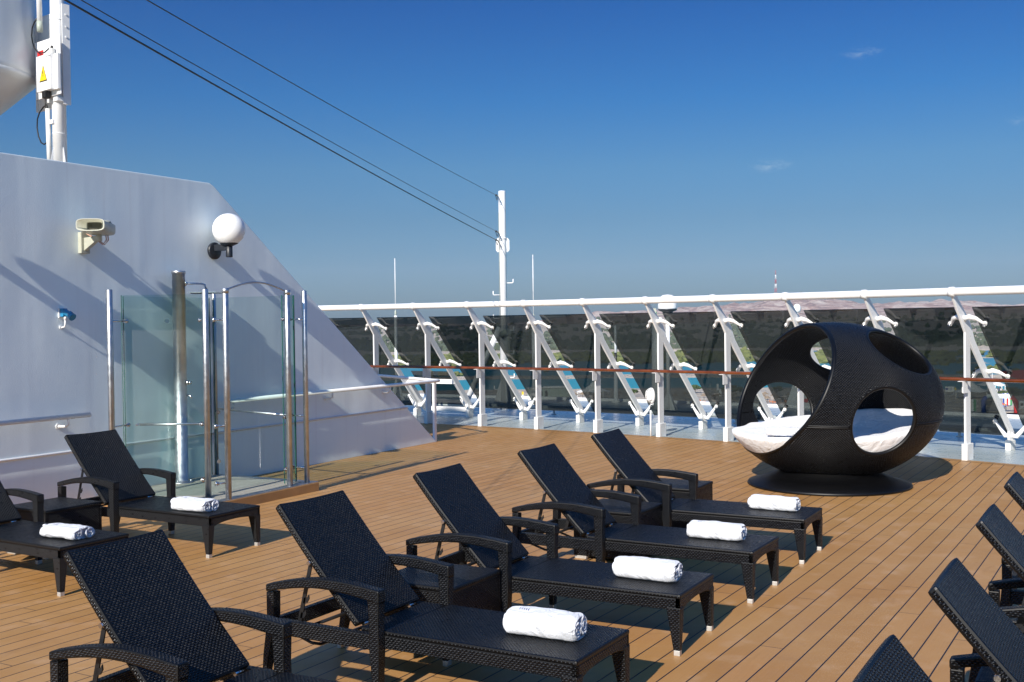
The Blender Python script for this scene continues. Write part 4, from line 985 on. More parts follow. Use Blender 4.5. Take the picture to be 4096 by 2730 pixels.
# ---- towels
def make_towel(loc, th, L=.45, a=.10, h=.145, seed=0, label='', flat_=0):
    t = empty('rolled_towel', loc, th, label, 'towel', 'rolled white towels on the loungers')
    rings = []; n = 40; m_ = 30
    def prof(ang, k):
        c, s = math.cos(ang), math.sin(ang); p = 2.6
        r = (abs(c/a)**p+abs(s/(h/2))**p)**(-1/p)
        return r*c, r*s
    for i in range(m_+1):
        q = i/m_; x = -L/2+L*q; ef = min(q, 1-q)*m_
        sc = 1-.16*math.exp(-ef*1.2)
        ring = []
        for k in range(n):
            ang = 2*PI*k/n; y, z = prof(ang, k)
            nv = noise.noise(Vector((x*7+seed*9.1, math.cos(ang)*1.3, math.sin(ang)*1.3)))
            nv2 = noise.noise(Vector((x*22+seed*5, math.cos(ang)*3, math.sin(ang)*3+4)))
            s2 = sc*(1+.11*nv+.05*nv2)
            if math.sin(ang) > 0: s2 *= 1-.10*max(0, noise.noise(Vector((x*5+seed, ang*.8, 2.2))))
            y *= s2; z = z*s2
            if z < -h*.42: z = -h*.42-(abs(z)-h*.42)*.2
            xx = x+.012*noise.noise(Vector((y*14, z*14, seed+q*2)))
            ring.append((xx, y, z+h*.45+.0))
        rings.append(ring)
    # recessed ends
    for sgn, idx in ((1, -1), (-1, 0)):
        base = rings[idx]; c = Vector((base[0][0], 0, h*.45))
        extra = []
        for f, dx in ((.90, .003), (.80, -.012), (.72, -.016)):
            extra.append([(p[0]+sgn*dx, p[1]*f, (p[2]-h*.45)*f+h*.45) for p in base])
        if sgn == 1: rings += extra
        else: rings = extra[::-1]+rings
    b = MB(); b.ring_loft(rings, cap=True, smooth=True); body = b.build('towel_body', M['terry'], t)
    # the rolled layers that show at each end
    for sgn in (1, -1):
        b = MB()
        for cy, dirn, ph in ((-a*.43, 1, .3+seed), (a*.43, -1, 2.2+seed)):
            pts = []; rs = []
            r0 = min(a*.43, h*.36)
            for k in range(40):
                f = k/39; ang = dirn*(f*2.1*2*PI)+ph; r = .008+(r0-.006)*f
                pts.append((sgn*(L/2-.002-.006*noise.noise(Vector((k*.3, seed, cy*9)))), cy+r*math.cos(ang)*.98, h*.45+r*math.sin(ang)*1.12)); rs.append(.0105+.002*math.sin(k*.9))
            b.tube(pts, rs, 8)
        b.build('rolled_end', M['terry'], body)
    b = MB()
    for k in range(5):
        x = .09+.014*k; b.tube([(x, a*.30, h*.905), (x+.006, a*.18, h*.935), (x+.004, a*.08, h*.945)], .0013, 4)
    b.build('embroidery', M['embroidery'], body)
    return t
zt_ = ZS+.004
def tw(nm, u, v, dth, lab, **k):
    p = lp(nm, u, v, zt_); return make_towel(p, LN[nm][2]+dth, label=lab, **k)
tw('L2', .385, .01, .03, 'rolled white towel on the centre foreground lounger, the largest in view', seed=1, a=.105, h=.155)
tw('L3', .37, .0, -.02, 'rolled white towel on the second lounger of the centre row', seed=2, a=.095, h=.15)
tw('L4', .43, .03, .04, 'rolled white towel on the third lounger of the centre row', seed=3, a=.09, h=.145)
tw('L5', .385, .05, -.05, 'rolled white towel on the rearmost centre lounger, in front of the daybed base', seed=4, a=.085, h=.14)
tw('LA', .385, -.165, .0, 'flattened white towel roll on the lounger by the glass shower', seed=5, a=.125, h=.125, L=.44)
tw('LB', .355, -.02, .06, 'flattened white towel roll on the lounger at the left edge', seed=6, a=.13, h=.11, L=.43)

# ================================================================== EGG DAYBED
EC = Vector((4.275, 14.78, 1.12)); ER = Vector((1.435, 1.34, 1.055))
egg = empty('egg_daybed', (EC.x, EC.y, 0), 0, 'large black egg-shaped wicker daybed with round holes and white cushions', 'daybed')
def nd(az, el): az, el = R_(az), R_(el); return Vector((math.cos(az)*math.cos(el), math.sin(az)*math.cos(el), math.sin(el)))
HO = [(nd(-168.4, 19.5), 59.3, 59.3), (nd(-77.0, -10.9), 18.2, 25.0), (nd(-44.7, 42.1), 21.8, 21.8), (nd(107, -11.7), 20.6, 23.6), (nd(65.4, 37.0), 20.2, 20.2)]
def hole_ratio(c, rx, ry, d):
    e = Vector((-c.y, c.x, 0)).normalized(); nn_ = c.cross(e); a = math.degrees(d.angle(c)); t = d-c*d.dot(c)
    if t.length < 1e-6: return 0, 1, 1
    t.normalize(); ca, sa = t.dot(e), t.dot(nn_); lim = 1/math.sqrt((ca/rx)**2+(sa/ry)**2)
    return a, lim, 1
def in_hole(d, pad=0.0):
    for c, rx, ry in HO:
        a, lim, _ = hole_ratio(c, rx, ry, d)
        if a < lim+pad: return True
    return False
ZSEAM = .885; es = math.asin((ZSEAM-EC.z)/ER.z)
def epos(d, k=1.0): return Vector((d.x*ER.x*k, d.y*ER.y*k, EC.z+d.z*ER.z*k))
def shell(e0, e1, name, nel):
    naz = 240
    b = MB(); grid = []; inside = []
    for i in range(nel+1):
        el = e0+(e1-e0)*i/nel
        for j in range(naz):
            az = 2*PI*j/naz; d = Vector((math.cos(az)*math.cos(el), math.sin(az)*math.cos(el), math.sin(el))); ins = False
            for c, r_x, r_y in HO:
                ang, r, _ = hole_ratio(c, r_x, r_y, d)
                if abs(ang-r) < 1.0 and 0 < i < nel:
                    ax = c.cross(d).normalized(); d = Matrix.Rotation(R_(r), 3, ax) @ c
                elif abs(ang-r) < 1.0: pass
                elif ang < r: ins = True
            grid.append((d, az, el)); inside.append(ins)
    vs = [epos(g[0]) for g in grid]+[epos(g[0], .955) for g in grid]; o = len(grid)
    fs = []; uv = []
    for i in range(nel):
        for j in range(naz):
            q = (i*naz+j, i*naz+(j+1) % naz, (i+1)*naz+(j+1) % naz, (i+1)*naz+j)
            if any(inside[k] for k in q): continue
            def U(k, wrap):
                d, az, el = grid[k]; az2 = az+(2*PI if wrap else 0)
                return (el*1.25, az2*1.22)
            us = [U(q[0], False), U(q[1], j == naz-1), U(q[2], j == naz-1), U(q[3], False)]
            fs.append(q); uv.append(us); fs.append(tuple(o+k for k in reversed(q))); uv.append(us[::-1])
    b.add(vs, fs, True, uv)
    me_o = b.build(name, M['weave_egg'], egg); return me_o
def fix_normals(o): pass
e_low = math.asin((.16-EC.z)/ER.z)
us_ = shell(es+.006, R_(89.6), 'upper_shell', 74); ls_ = shell(e_low, es-.006, 'lower_shell', 34)
def rim_runs(pts_ok):
    return pts_ok
for (c, r, r2_), nm in zip(HO, ('entrance_rim', 'window_rim', 'window_rim', 'window_rim', 'window_rim')):
    n = 120; dirs = []; e_ = Vector((-c.y, c.x, 0)).normalized(); n_ = c.cross(e_)
    for k in range(n):
        ca, sa = math.cos(2*PI*k/n), math.sin(2*PI*k/n); lim = R_(1/math.sqrt((ca/r)**2+(sa/r2_)**2)); dirs.append(c*math.cos(lim)+(e_*ca+n_*sa)*math.sin(lim))
    b = MB(); b.tube([epos(d, .978) for d in dirs], .028 if r < 40 else .034, 12, close=True, cap=False); 
    b.build(nm, M['weave_fine'], egg)
# seam: slim woven beads above and below the joint
b = MB()
for ee, rr_ in ((es+.010, .011), (es-.010, .011)):
    run = []
    for k in range(361):
        az = R_(k); d = Vector((math.cos(az)*math.cos(ee), math.sin(az)*math.cos(ee), math.sin(ee)))
        if not in_hole(d): run.append(epos(d, 1.0))
        else:
            if len(run) > 3: b.tube(run, rr_, 6)
            run = []
    if len(run) > 3: b.tube(run, rr_, 6)
b.build('seam_bead', M['weave_fine'], egg)
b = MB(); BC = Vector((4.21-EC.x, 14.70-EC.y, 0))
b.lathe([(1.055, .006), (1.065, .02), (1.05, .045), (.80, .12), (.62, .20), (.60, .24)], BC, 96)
b.build('base_skirt', M['weave_paler'], egg)
# cushions
mb = MB(); nr, na = 26, 120; vs = []; fs = []
def cush(r, az):
    d = nd(math.degrees(az), 0); x, y = d.x*r, d.y*r
    k = .5+.5*math.cos(az-R_(25)); edge = max(0, (r-.62)/.6)
    z = .70+.26*(k**1.5)*min(1, edge)**1.2
    z += .022*noise.noise(Vector((x*3.1, y*3.1, 1)))+.012*noise.noise(Vector((x*8, y*8, 5)))
    out = max(0, math.cos(az-R_(-172)))
    z += .02*out
    return Vector((x, y, z))
def erad(az, z):
    c = math.sqrt(max(0, 1-((z-EC.z)/ER.z)**2)); return c/math.sqrt((math.cos(az)/ER.x)**2+(math.sin(az)/ER.y)**2)
def zrim(az):
    # height of the entrance rim at this azimuth (bottom edge), high where there is no entrance
    for el in np.linspace(-50, 5, 111):
        z = EC.z+ER.z*math.sin(R_(el)); rr_ = erad(az, z); dd = Vector((rr_*math.cos(az)/ER.x, rr_*math.sin(az)/ER.y, (z-EC.z)/ER.z)).normalized()
        if math.degrees(dd.angle(HO[0][0])) < HO[0][1]: return z
    return 9
def rmax(az, z=.72):
    c = math.sqrt(max(0, 1-((z-EC.z)/ER.z)**2)); base = 1.33*c*.95
    d = nd(math.degrees(az), 0)
    zr = zrim(az); t = min(1, max(0, (z-zr)/.12)); t = t*t*(3-2*t)
    return erad(az, z)*(.945+.045*t)+.012*t*noise.noise(Vector((az*6, 0, 3))), t
for i in range(nr+1):
    for j in range(na):
        az = 2*PI*j/na; rm, ins = rmax(az); zr = zrim(az)
        f = i/nr
        if f <= .8: p = cush(rm*(f/.8), az)
        else:
            g = (f-.8)/.2; p = cush(rm, az); d = nd(math.degrees(az), 0)
            z1 = p.z-.26 if ins < .01 else max(p.z-.26, (p.z-.26)*(1-ins)+(zr-.012)*ins)
            z = p.z+(z1-p.z)*g+.008*noise.noise(Vector((az*11, g*2, 2)))*math.sin(PI*g)
            k = (.945+.045*ins)+(.012*ins)*math.sin(PI*g)*(1+.6*noise.noise(Vector((az*9, 0, 6))))
            q = d*(erad(az, z)*k); r0_ = math.hypot(p.x, p.y); blend = min(1, g*3)
            rr2 = r0_+(q.length-r0_)*blend; p = Vector((d.x*rr2, d.y*rr2, z))
        vs.append(p)
for i in range(nr):
    for j in range(na): fs.append((i*na+j, i*na+(j+1) % na, (i+1)*na+(j+1) % na, (i+1)*na+j))
mb.add(vs, fs, True)
tag_ = mb.build('cushion', M['sheet']); tag_.location = (EC.x, EC.y, 0)
tag(tag_, 'round white sheeted mattress lying in the egg-shaped daybed', 'mattress')
P = gp(3150, 1770, .72); tt = make_towel(Vector((P.x+.10, P.y+.62, .735)), R_(-20), L=.40, a=.085, h=.115, seed=8, label='rolled white towel lying on the daybed mattress')
tag(tt, None, None, None)

# ================================================================== LAND AND WATER
SEA = -25.0
b = MB(); n = 64; b.add([(9000*math.cos(2*PI*k/n), 9000*math.sin(2*PI*k/n), SEA) for k in range(n)], [tuple(range(n))])
tag(b.build('water', M['water']), kind='structure')
HX = [1500, 2050, 2150, 2377, 2500, 2774, 3000, 3130, 3260, 3400, 3500, 3640, 3800, 3900, 4050, 4200, 5200]
HP = [0, 2, 8, 44, 40, 54, 66, 84, 82, 66, 58, 58, 64, 56, 44, 52, 40]
naz_, nra = 420, 260
azs = np.linspace(R_(50), R_(118), naz_); dsr = np.concatenate([np.geomspace(330, 1100, 130), np.geomspace(1112, 4600, 130)])
vv = np.zeros((nra, naz_, 3))
for j, az in enumerate(azs):
    xp = 2048+F_PX*math.tan(PI/2-az); pk = float(np.interp(xp, HX, HP))
    wob = noise.noise(Vector((az*14, 0, 0)))*.018+noise.noise(Vector((az*60, 3, 0)))*.006
    for i, d in enumerate(dsr):
        x, y = d*math.cos(az), d*math.sin(az)
        q = d*(1+wob)
        if q < 470:
            z = -24.3-.9*max(0, (q-425)/45)-.0 if q < 440 else -24.6-3*(q-440)/30
        elif q < 512: z = -27.5
        elif q < 570: z = -27.5+3.2*math.sin(PI*(q-512)/58)**.5
        elif q < 690: z = -27.5
        elif q < 850: z = -25.25+.15*noise.noise(Vector((x*.02, y*.02, 1)))*4
        elif q < 940: z = -27.5
        elif q < 1020: z = -27.5+3.6*min(1, (q-940)/22)
        else:
            f = (q-1020)/1180
            z = -23.9+min(1, f)**1.15*21.5+(.8+1.8*min(1, f))*noise.noise(Vector((x*.006, y*.006, 0)))*1.6
            if q > 1950:
                g = (q-1950)/1000; env = math.exp(-((q-2750)/520)**2)
                top = pk*2750/F_PX
                rid = 1-abs(noise.noise(Vector((x*.0042, y*.0034, 5))))*2.6
                rid2 = 1-abs(noise.noise(Vector((x*.013, y*.013, 9))))*2.4
                fr_ = noise.noise(Vector((x*.03, y*.03, 2)))+1.5*(1-abs(noise.noise(Vector((x*.02, y*.02, 12))))*3)
                z = z+env*(top*(.52+.34*rid+.20*rid2)+pk*.055*fr_)*(1 if pk > 5 else .3)
                if q > 3300: z = min(z, -2+(4600-q)*.003)
        vv[i, j] = (x, y, z)
me = bpy.data.meshes.new('terrain')
idx = np.arange(nra*naz_).reshape(nra, naz_)
faces = np.stack([idx[:-1, :-1], idx[1:, :-1], idx[1:, 1:], idx[:-1, 1:]], -1).reshape(-1, 4)
def np_mesh(name, V, Fc, mat, smooth=True):
    me = bpy.data.meshes.new(name); k = Fc.shape[1]
    me.vertices.add(len(V)); me.vertices.foreach_set('co', V.astype(np.float32).ravel())
    me.loops.add(Fc.size); me.loops.foreach_set('vertex_index', Fc.astype(np.int32).ravel())
    me.polygons.add(len(Fc)); me.polygons.foreach_set('loop_start', np.arange(0, Fc.size, k, dtype=np.int32)); me.polygons.foreach_set('loop_total', np.full(len(Fc), k, np.int32))
    me.polygons.foreach_set('use_smooth', np.full(len(Fc), smooth)); me.update(calc_edges=True); me.materials.append(mat)
    o = bpy.data.objects.new(name, me); COL.objects.link(o); return o
tag(np_mesh('terrain', vv.reshape(-1, 3), faces[:, ::-1], M['terrain']), kind='structure')
def zter(x, y):
    d = math.hypot(x, y); az = math.atan2(y, x); j = int(np.clip(np.searchsorted(azs, az), 0, naz_-1)); i = int(np.clip(np.searchsorted(dsr, d), 0, nra-1)); return float(vv[i, j, 2])
bm = bmesh.new(); bmesh.ops.create_icosphere(bm, subdivisions=2, radius=1); IV = np.array([v.co[:] for v in bm.verts]); IF = np.array([[v.index for v in f.verts] for f in bm.faces]); bm.free()
bm = bmesh.new(); bmesh.ops.create_icosphere(bm, subdivisions=1, radius=1); IV1 = np.array([v.co[:] for v in bm.verts]); IF1 = np.array([[v.index for v in f.verts] for f in bm.faces]); bm.free()
def blobs(name, pts, mat, iv, IF_, jit=.28, smooth=False):
    V = []; Fs = []
    for k, (x, y, z, r, hh) in enumerate(pts):
        s = 1+jit*rng.standard_normal(len(iv))
        v = iv*s[:, None]*np.array([r, r, hh]); V.append(v+np.array([x, y, z+hh*.55])); Fs.append(IF_+k*len(iv))
    return np_mesh(name, np.concatenate(V), np.concatenate(Fs), mat, smooth)
pts = []
for _ in range(2600):
    az = random.uniform(R_(62), R_(106)); q = random.uniform(690, 850)
    x, y = q*math.cos(az), q*math.sin(az)
    if noise.noise(Vector((x*.012, y*.03, 7))) < -.22: continue
    r = random.uniform(1.6, 4.2); pts.append((x, y, SEA-.2, r, r*random.uniform(.55, .8)))
for _ in range(170):
    az = random.uniform(R_(62), R_(106)); q = random.choice((610, 640, 660, 570))+random.uniform(-12, 12); x, y = q*math.cos(az), q*math.sin(az)
    if noise.noise(Vector((x*.02, y*.02, 17))) < .12: continue
    r = random.uniform(1.2, 2.6); pts.append((x, y, SEA-.2, r, r*.65))
tag(blobs('mangrove_trees', pts, M['mangrove'], IV, IF), 'low green mangrove trees standing in the lagoon', 'mangroves', kind='stuff')
pts = []
for _ in range(5600):
    az = random.uniform(R_(62), R_(106)); q = 1015+(random.random()**1.5)*1150; x, y = q*math.cos(az), q*math.sin(az)
    nn_ = noise.noise(Vector((az*26, q*.0085, 3)))+.35*noise.noise(Vector((az*110, q*.02, 8)))
    if nn_ < (-.5 if q < 1280 else .10): continue
    r = random.uniform(2.0, 4.6) if q < 1300 else random.uniform(2.0, 5.0); pts.append((x, y, zter(x, y)-.3, r, r*random.uniform(.6, .95)))
tag(blobs('far_woodland', pts, M['woodland'], IV1, IF1), 'scrubby dark green woodland covering the far shore', 'woodland', kind='stuff')
# lattice tower on the ridge
def ridge(xpix, dist):
    d = ray(xpix, 1285); d = Vector((d.x, d.y, 0)).normalized(); return d*dist
P = ridge(3104, 2650); zb = 42
t = empty('radio_tower', (P.x, P.y, zb), 0, 'thin red and white lattice radio tower on the ridge above the rail', 'tower')
for k in range(7):
    b = MB(); z0, z1 = k*10.5, (k+1)*10.5; w0, w1 = 3.4-.45*k, 3.4-.45*(k+1)
    for sx_ in (1, -1):
        for sy_ in (1, -1): b.tube([(sx_*w0, sy_*w0, z0), (sx_*w1, sy_*w1, z1)], .24, 5)
        b.tube([(sx_*w0, -w0, z0), (-sx_*w1, -w1, z1)], .3, 4); b.tube([(sx_*w0, w0, z0), (-sx_*w1, w1, z1)], .3, 4)
    b.build('tower_section', M['tower_red'] if k % 2 == 0 else M['white_worn'], t)
P = ridge(3203, 2650); o = blobs('hilltop_tree', [(0, 0, 0, 10, 6), (9, 3, -1, 7, 5), (-9, 2, -1, 7, 4)], M['woodland'], IV, IF); o.location = (P.x, P.y, 53); tag(o, 'dark bushy tree on the ridge just above the rail', 'tree')

# ---- beach things, at real ground positions
def BG(x, y, z=-24.3): return gp(x, y, z)
P = BG(2197, 1588); t = empty('beach_hut', P, R_(4), 'long low mint and white beach hut behind the glass', 'building')
b = MB(); b.b2(-7.6, 7.6, -1.8, 1.8, 0, 3.1); b.build('wall', M['mint'], t)
b = MB(); b.b2(-7.9, 7.9, -2.1, 2.1, 3.1, 3.35); b.b2(-2, 6, -1.6, 1.6, 3.35, 3.75); b.build('roof', M['tent'], t, .05, 1)
for x in (-3.0, -1.2): b = MB(); b.b2(x-.45, x+.45, -1.84, -1.80, .1, 2.3); b.build('door', M['dark_window'], t)
b = MB(); b.b2(1.5, 5.5, -1.84, -1.8, 1.2, 2.2); b.build('window', M['mint'], t)
def tent(P, w, hp, he, rz, label, npeak=1, posts=6):
    t = empty('beach_tent', P, rz, label, 'tent', 'white peaked tents on the beach')
    b = MB(); n = 24
    rings = []
    for f in np.linspace(0, 1, 9):
        r = w/2*(1-f)+.08; z = he+(hp-he)*f**1.9
        rings.append([(r*math.cos(2*PI*k/n)*1.0, r*.7*math.sin(2*PI*k/n), z-(.35*abs(math.sin(3*2*PI*k/n)) if f == 0 else 0)) for k in range(n)])
    b.ring_loft(rings, cap=False); b.build('canopy', M['tent'], t)
    for k in range(posts):
        a = 2*PI*k/posts; p = (w/2*.97*math.cos(a), w/2*.68*math.sin(a)); b = MB(); b.tube([(p[0]*1.0, p[1], 0), (p[0]*.97, p[1], he-.2)], .12, 6); b.build('pole', M['tent'], t)
    b = MB(); b.tube([(0, 0, 0), (0, 0, hp)], .14, 6); b.build('pole', M['tent'], t)
    return t
tent(BG(2374, 1598), 11.5, 6.0, 2.9, .1, 'white peaked tent on the beach beside the long hut')
tent(BG(3888, 1596, -24.3), 12.0, 5.6, 2.6, .2, 'white peaked tent on the beach left of the welcome arch')
tent(BG(3960, 1572, -24.3), 10.0, 5.0, 3.0, .4, 'white peaked tent behind the one by the welcome arch')
tent(BG(3990, 1578, -24.3), 7.0, 4.6, 3.2, .0, 'bright white tent seen in the gap by the rightmost frame')
def parasol(P, first=[None]):
    if first[0] is None:
        t = empty('thatched_parasol'); b = MB(); n = 14
        b.ring_loft([[((1.25+.12*math.sin(k*5))*math.cos(2*PI*k/n), (1.25+.12*math.sin(k*5))*math.sin(2*PI*k/n), 2.0) for k in range(n)], [(.7*math.cos(2*PI*k/n), .7*math.sin(2*PI*k/n), 2.35) for k in range(n)], [(.1*math.cos(2*PI*k/n), .1*math.sin(2*PI*k/n), 2.8) for k in range(n)]], smooth=False)
        b.build('thatch_roof', M['thatch'], t); b = MB(); b.tube([(0, 0, 0), (0, 0, 2.4)], .07, 6); b.build('pole', M['trunk'], t)
        first[0] = t; o = t
    else: o = copy_tree(first[0])
    o.location = P; o.rotation_euler = (0, 0, random.uniform(0, 3)); return o
PPX = [(2276, 1592), (2300, 1604), (2330, 1602), (2476, 1597), (2515, 1604), (2700, 1608), (2816, 1609), (2860, 1612), (2876, 1606), (2890, 1590), (2922, 1610), (2936, 1602), (3052, 1612), (3070, 1620), (3096, 1608), (3110, 1618), (3156, 1606), (3165, 1615), (3060, 1602), (2740, 1601)]
for i, (x, y) in enumerate(PPX):
    tag(parasol(BG(x, y)), 'small thatched beach parasol on a wooden pole on the sand', 'parasol', 'thatched parasols on the beach')
# make labels honest: they cannot be told apart individually
def btree(P, r, hgt, seed, label, spread=1.0):
    random.seed(seed); t = empty('beach_tree', P, 0, label, 'tree')
    b = MB(); b.tube([(0, 0, 0), (.1*r, 0, hgt*.35), (-.05*r, .05, hgt*.6)], [.14*r/2, .1*r/2, .05*r], 6)
    for k in range(4): a = k*1.7; b.tube([(.05*r, 0, hgt*.35), (r*.5*math.cos(a), r*.5*math.sin(a), hgt*.7)], .05*r/2, 5)
    b.build('trunk', M['trunk'], t)
    pts = [(random.gauss(0, .42)*r*spread, random.gauss(0, .42)*r*spread, hgt*random.uniform(.52, .88), r*random.uniform(.16, .30), r*random.uniform(.10, .2)) for _ in range(46)]
    o = blobs('crown', pts, M['beach_leaf'], IV1, IF1, .35); o.parent = t
btree(BG(2779, 1573), 2.2, 2.7, 1, 'small flat-topped acacia tree at the water edge of the beach', 1.0)
btree(BG(2929, 1597), 2.8, 4.6, 2, 'large dark bushy tree behind the glass left of the daybed')
btree(BG(3106, 1588), 1.8, 3.6, 3, 'small tree seen through the lower left hole of the daybed')
btree(BG(2529, 1588), 1.9, 2.6, 4, 'green bush on the beach in the gap left of the caged lamp')
btree(BG(4052, 1610), 3.0, 4.5, 5, 'dark tree behind the welcome arch at the right edge')
btree(BG(4008, 1592), 1.4, 2.2, 6, 'small green bush just left of the welcome arch')
for i, (x, y, h_, lab) in enumerate(((2841, 1592, 4.6, 'tall twin-headed lamp post on the beach'), (1838, 1592, 3.6, 'short lamp post on the beach seen in the hatch glass'))):
    t = empty('lamp_post', BG(x, y), 0, lab, 'lamp post'); b = MB(); b.tube([(0, 0, 0), (0, 0, h_)], .07, 6); b.tube([(-.35, 0, h_), (.35, 0, h_)], .05, 5); b.build('post', M['white_worn'], t)
    for sg in (-1, 1): b = MB(); b.box((sg*.35, 0, h_+.1), (.3, .3, .22)); b.build('lamp_head', M['dark_window'], t)
for x, y, mt_, lab in ((2867, 1573, 'tent', 'narrow white beach flag left of the beach parasols'), (2877, 1597, 'tent', 'narrow white beach flag in front of the parasols')):
    t = empty('beach_flag', BG(x, y), 0, lab, 'flag'); b = MB(); b.tube([(0, 0, 0), (0, 0, 3.4)], .04, 5); b.build('pole', M['white_worn'], t); b = MB(); b.b2(.03, .75, -.01, .01, 1.0, 3.3); b.build('cloth', M[mt_], t)
# loungers/benches in orange near the parasols
def bench(P, first=[None]):
    if first[0] is None:
        b = MB(); b.b2(-.9, .9, -.3, .3, .28, .36); b.b2(-.9, -.8, -.3, .3, .36, .9)
        for sx_ in (-.8, .7):
            for sy_ in (-.25, .2): b.b2(sx_, sx_+.06, sy_, sy_+.06, 0, .28)
        o = b.build('beach_lounger', M['orange']); first[0] = o
    else: o = first[0].copy(); COL.objects.link(o)
    o.location = P; o.rotation_euler = (0, 0, random.uniform(-.6, .6)); return o
for x, y in ((2310, 1594), (3090, 1611), (3100, 1614), (3150, 1612), (3160, 1620), (3172, 1611), (3178, 1618), (2811, 1610)):
    tag(bench(BG(x, y)), 'small orange beach lounger on the sand among the parasols', 'beach lounger', 'orange loungers on the beach')
# billboard and notices
t = empty('billboard', BG(3799, 1580), R_(-15), 'white billboard with a blue drawing on the beach right of the daybed', 'billboard')
b = MB(); b.b2(-1.45, 1.45, -.06, 0, 1.0, 2.8); b.build('board', M['tent'], t, .02, 1)
b = MB(); b.b2(-1.3, -.5, -.08, -.065, 1.6, 2.3); b.b2(.25, .5, -.08, -.065, 1.5, 2.1); b.tube([(.375, -.07, 2.1), (.45, -.07, 2.45)], .07, 6); b.build('drawing', M['blue_print'], t)
for x in (-1.2, 1.2): b = MB(); b.b2(x-.06, x+.06, -.05, -.01, 0, 1.0); b.build('leg', M['white_worn'], t)
t = empty('notice_sign', BG(3822, 1572), 0, 'small yellow notice sign next to the billboard', 'sign')
b = MB(); b.b2(-.3, .3, -.04, 0, .9, 1.8); b.build('board', M['yellow'], t); b = MB(); b.tube([(0, 0, 0), (0, 0, .9)], .05, 5); b.build('post', M['white_worn'], t)
t = empty('notice_sign', BG(2091, 1590), 0, 'small yellow and white notice sign seen low in the gap by the ladder mast', 'sign')
b = MB(); b.b2(-.3, .3, -.04, 0, .9, 2.0); b.build('board', M['yellow'], t); b = MB(); b.b2(-.25, .25, -.06, -.04, 0, .9); b.build('post', M['tent'], t)
# red shade sail
P = BG(4060, 1590); t = empty('shade_sail', P, 0, 'dark red triangular shade sail at the right edge above the tree', 'shade sail')
b = MB(); b.add([(-6.5, 2, 8.2), (5, 0, 9), (3.5, -4, 5.0), (-6.5, 2, 8.25), (5, 0, 9.05), (3.5, -4, 5.05)], [(0, 1, 2), (5, 4, 3), (0, 3, 4, 1), (1, 4, 5, 2), (2, 5, 3, 0)]); b.build('sail', M['sail_red'], t)
for p in ((-6.5, 2, 8.2), (5, 0, 9), (3.5, -4, 5)): b = MB(); b.tube([(p[0], p[1], 0), p], .1, 6); b.build('mast', M['white_worn'], t)
# welcome arch on the pier
P = BG(3998, 1652); t = empty('welcome_arch', P, R_(-14), 'big white inflatable welcome arch with blue and red ends', 'arch')
def seg_(pts, mat, nm):
    b = MB(); b.tube(pts, .62, 10); b.build(nm, M[mat], t)
seg_([(-4.1, 0, 0), (-4.1, 0, 3.3), (-3.3, 0, 4.4)], 'blue_print', 'left_leg'); seg_([(-3.3, 0, 4.35), (-2.4, 0, 4.6), (2.2, 0, 4.6), (3.0, 0, 4.4)], 'tent', 'crossbar'); seg_([(3.0, 0, 4.4), (4.2, 0, 3.1), (4.2, 0, 0)], 'red', 'right_leg')
RX = Matrix.Rotation(R_(90), 4, 'X')
b = MB(); b.b2(-.6, 2.3, -.75, -.69, 4.0, 5.1); sg_ = b.build('sign_board', M['tent'], t)
text('WELCOME', .50, Vector((.85, -.76, 4.28)), RX, M['blue_print'], 'lettering', sg_, ext=.01)
text('حياك', .48, Vector((.85, -.76, 4.82)), RX, M['blue_print'], 'lettering', sg_, ext=.01)
for x, y, w_, cols, lab in ((4022, 1622, 1.6, ('blue_print', 'tent', 'blue_print'), 'blue and white banner stand under the welcome arch'), (4037, 1626, 1.5, ('red', 'tent', 'green_print'), 'flag board in red, white and green under the welcome arch'), (3889, 1650, 2.0, ('red', 'tent', 'green_print'), 'flag board in red, white and green left of the rightmost frame post')):
    t = empty('banner', BG(x, y), R_(-10), lab, 'banner')
    for k, c_ in enumerate(cols): b = MB(); b.b2(-w_/2+k*w_/3, -w_/2+(k+1)*w_/3, -.05, 0, .3, 3.6); b.build('cloth', M[c_], t)
    for sg in (-1, 1): b = MB(); b.b2(sg*w_/2-.04, sg*w_/2+.04, -.03, .01, 0, 3.65); b.build('pole', M['white_worn'], t)
for i, (x, y, lab) in enumerate(((4076, 1636, 'white site container at the right edge, the left one'), (4092, 1638, 'white site container at the right edge, the right one'))):
    t = empty('container', BG(x, y), R_(-12), lab, 'container'); b = MB(); b.b2(-1.2, .9, -1, 1, 0.1, 2.4); b.build('body', M['white_worn'], t, .03, 1); b = MB(); b.b2(-.9, -.1, -1.03, -1.0, 1.1, 1.8); b.build('window', M['dark_window'], t)
b = MB()
for k in range(14): 
    x = k*.8; b.tube([(x, 0, 0), (x, 0, 1.1)], .04, 5)
for z in (.45, .8, 1.1): b.tube([(0, 0, z), (13*.8, 0, z)], .035, 5)
o = b.build('barrier_fence', M['white_worn']); P = BG(3998, 1650); o.location = P; o.rotation_euler = (0, 0, R_(70)); tag(o, 'white crowd barrier fence leading to the welcome arch', 'fence')
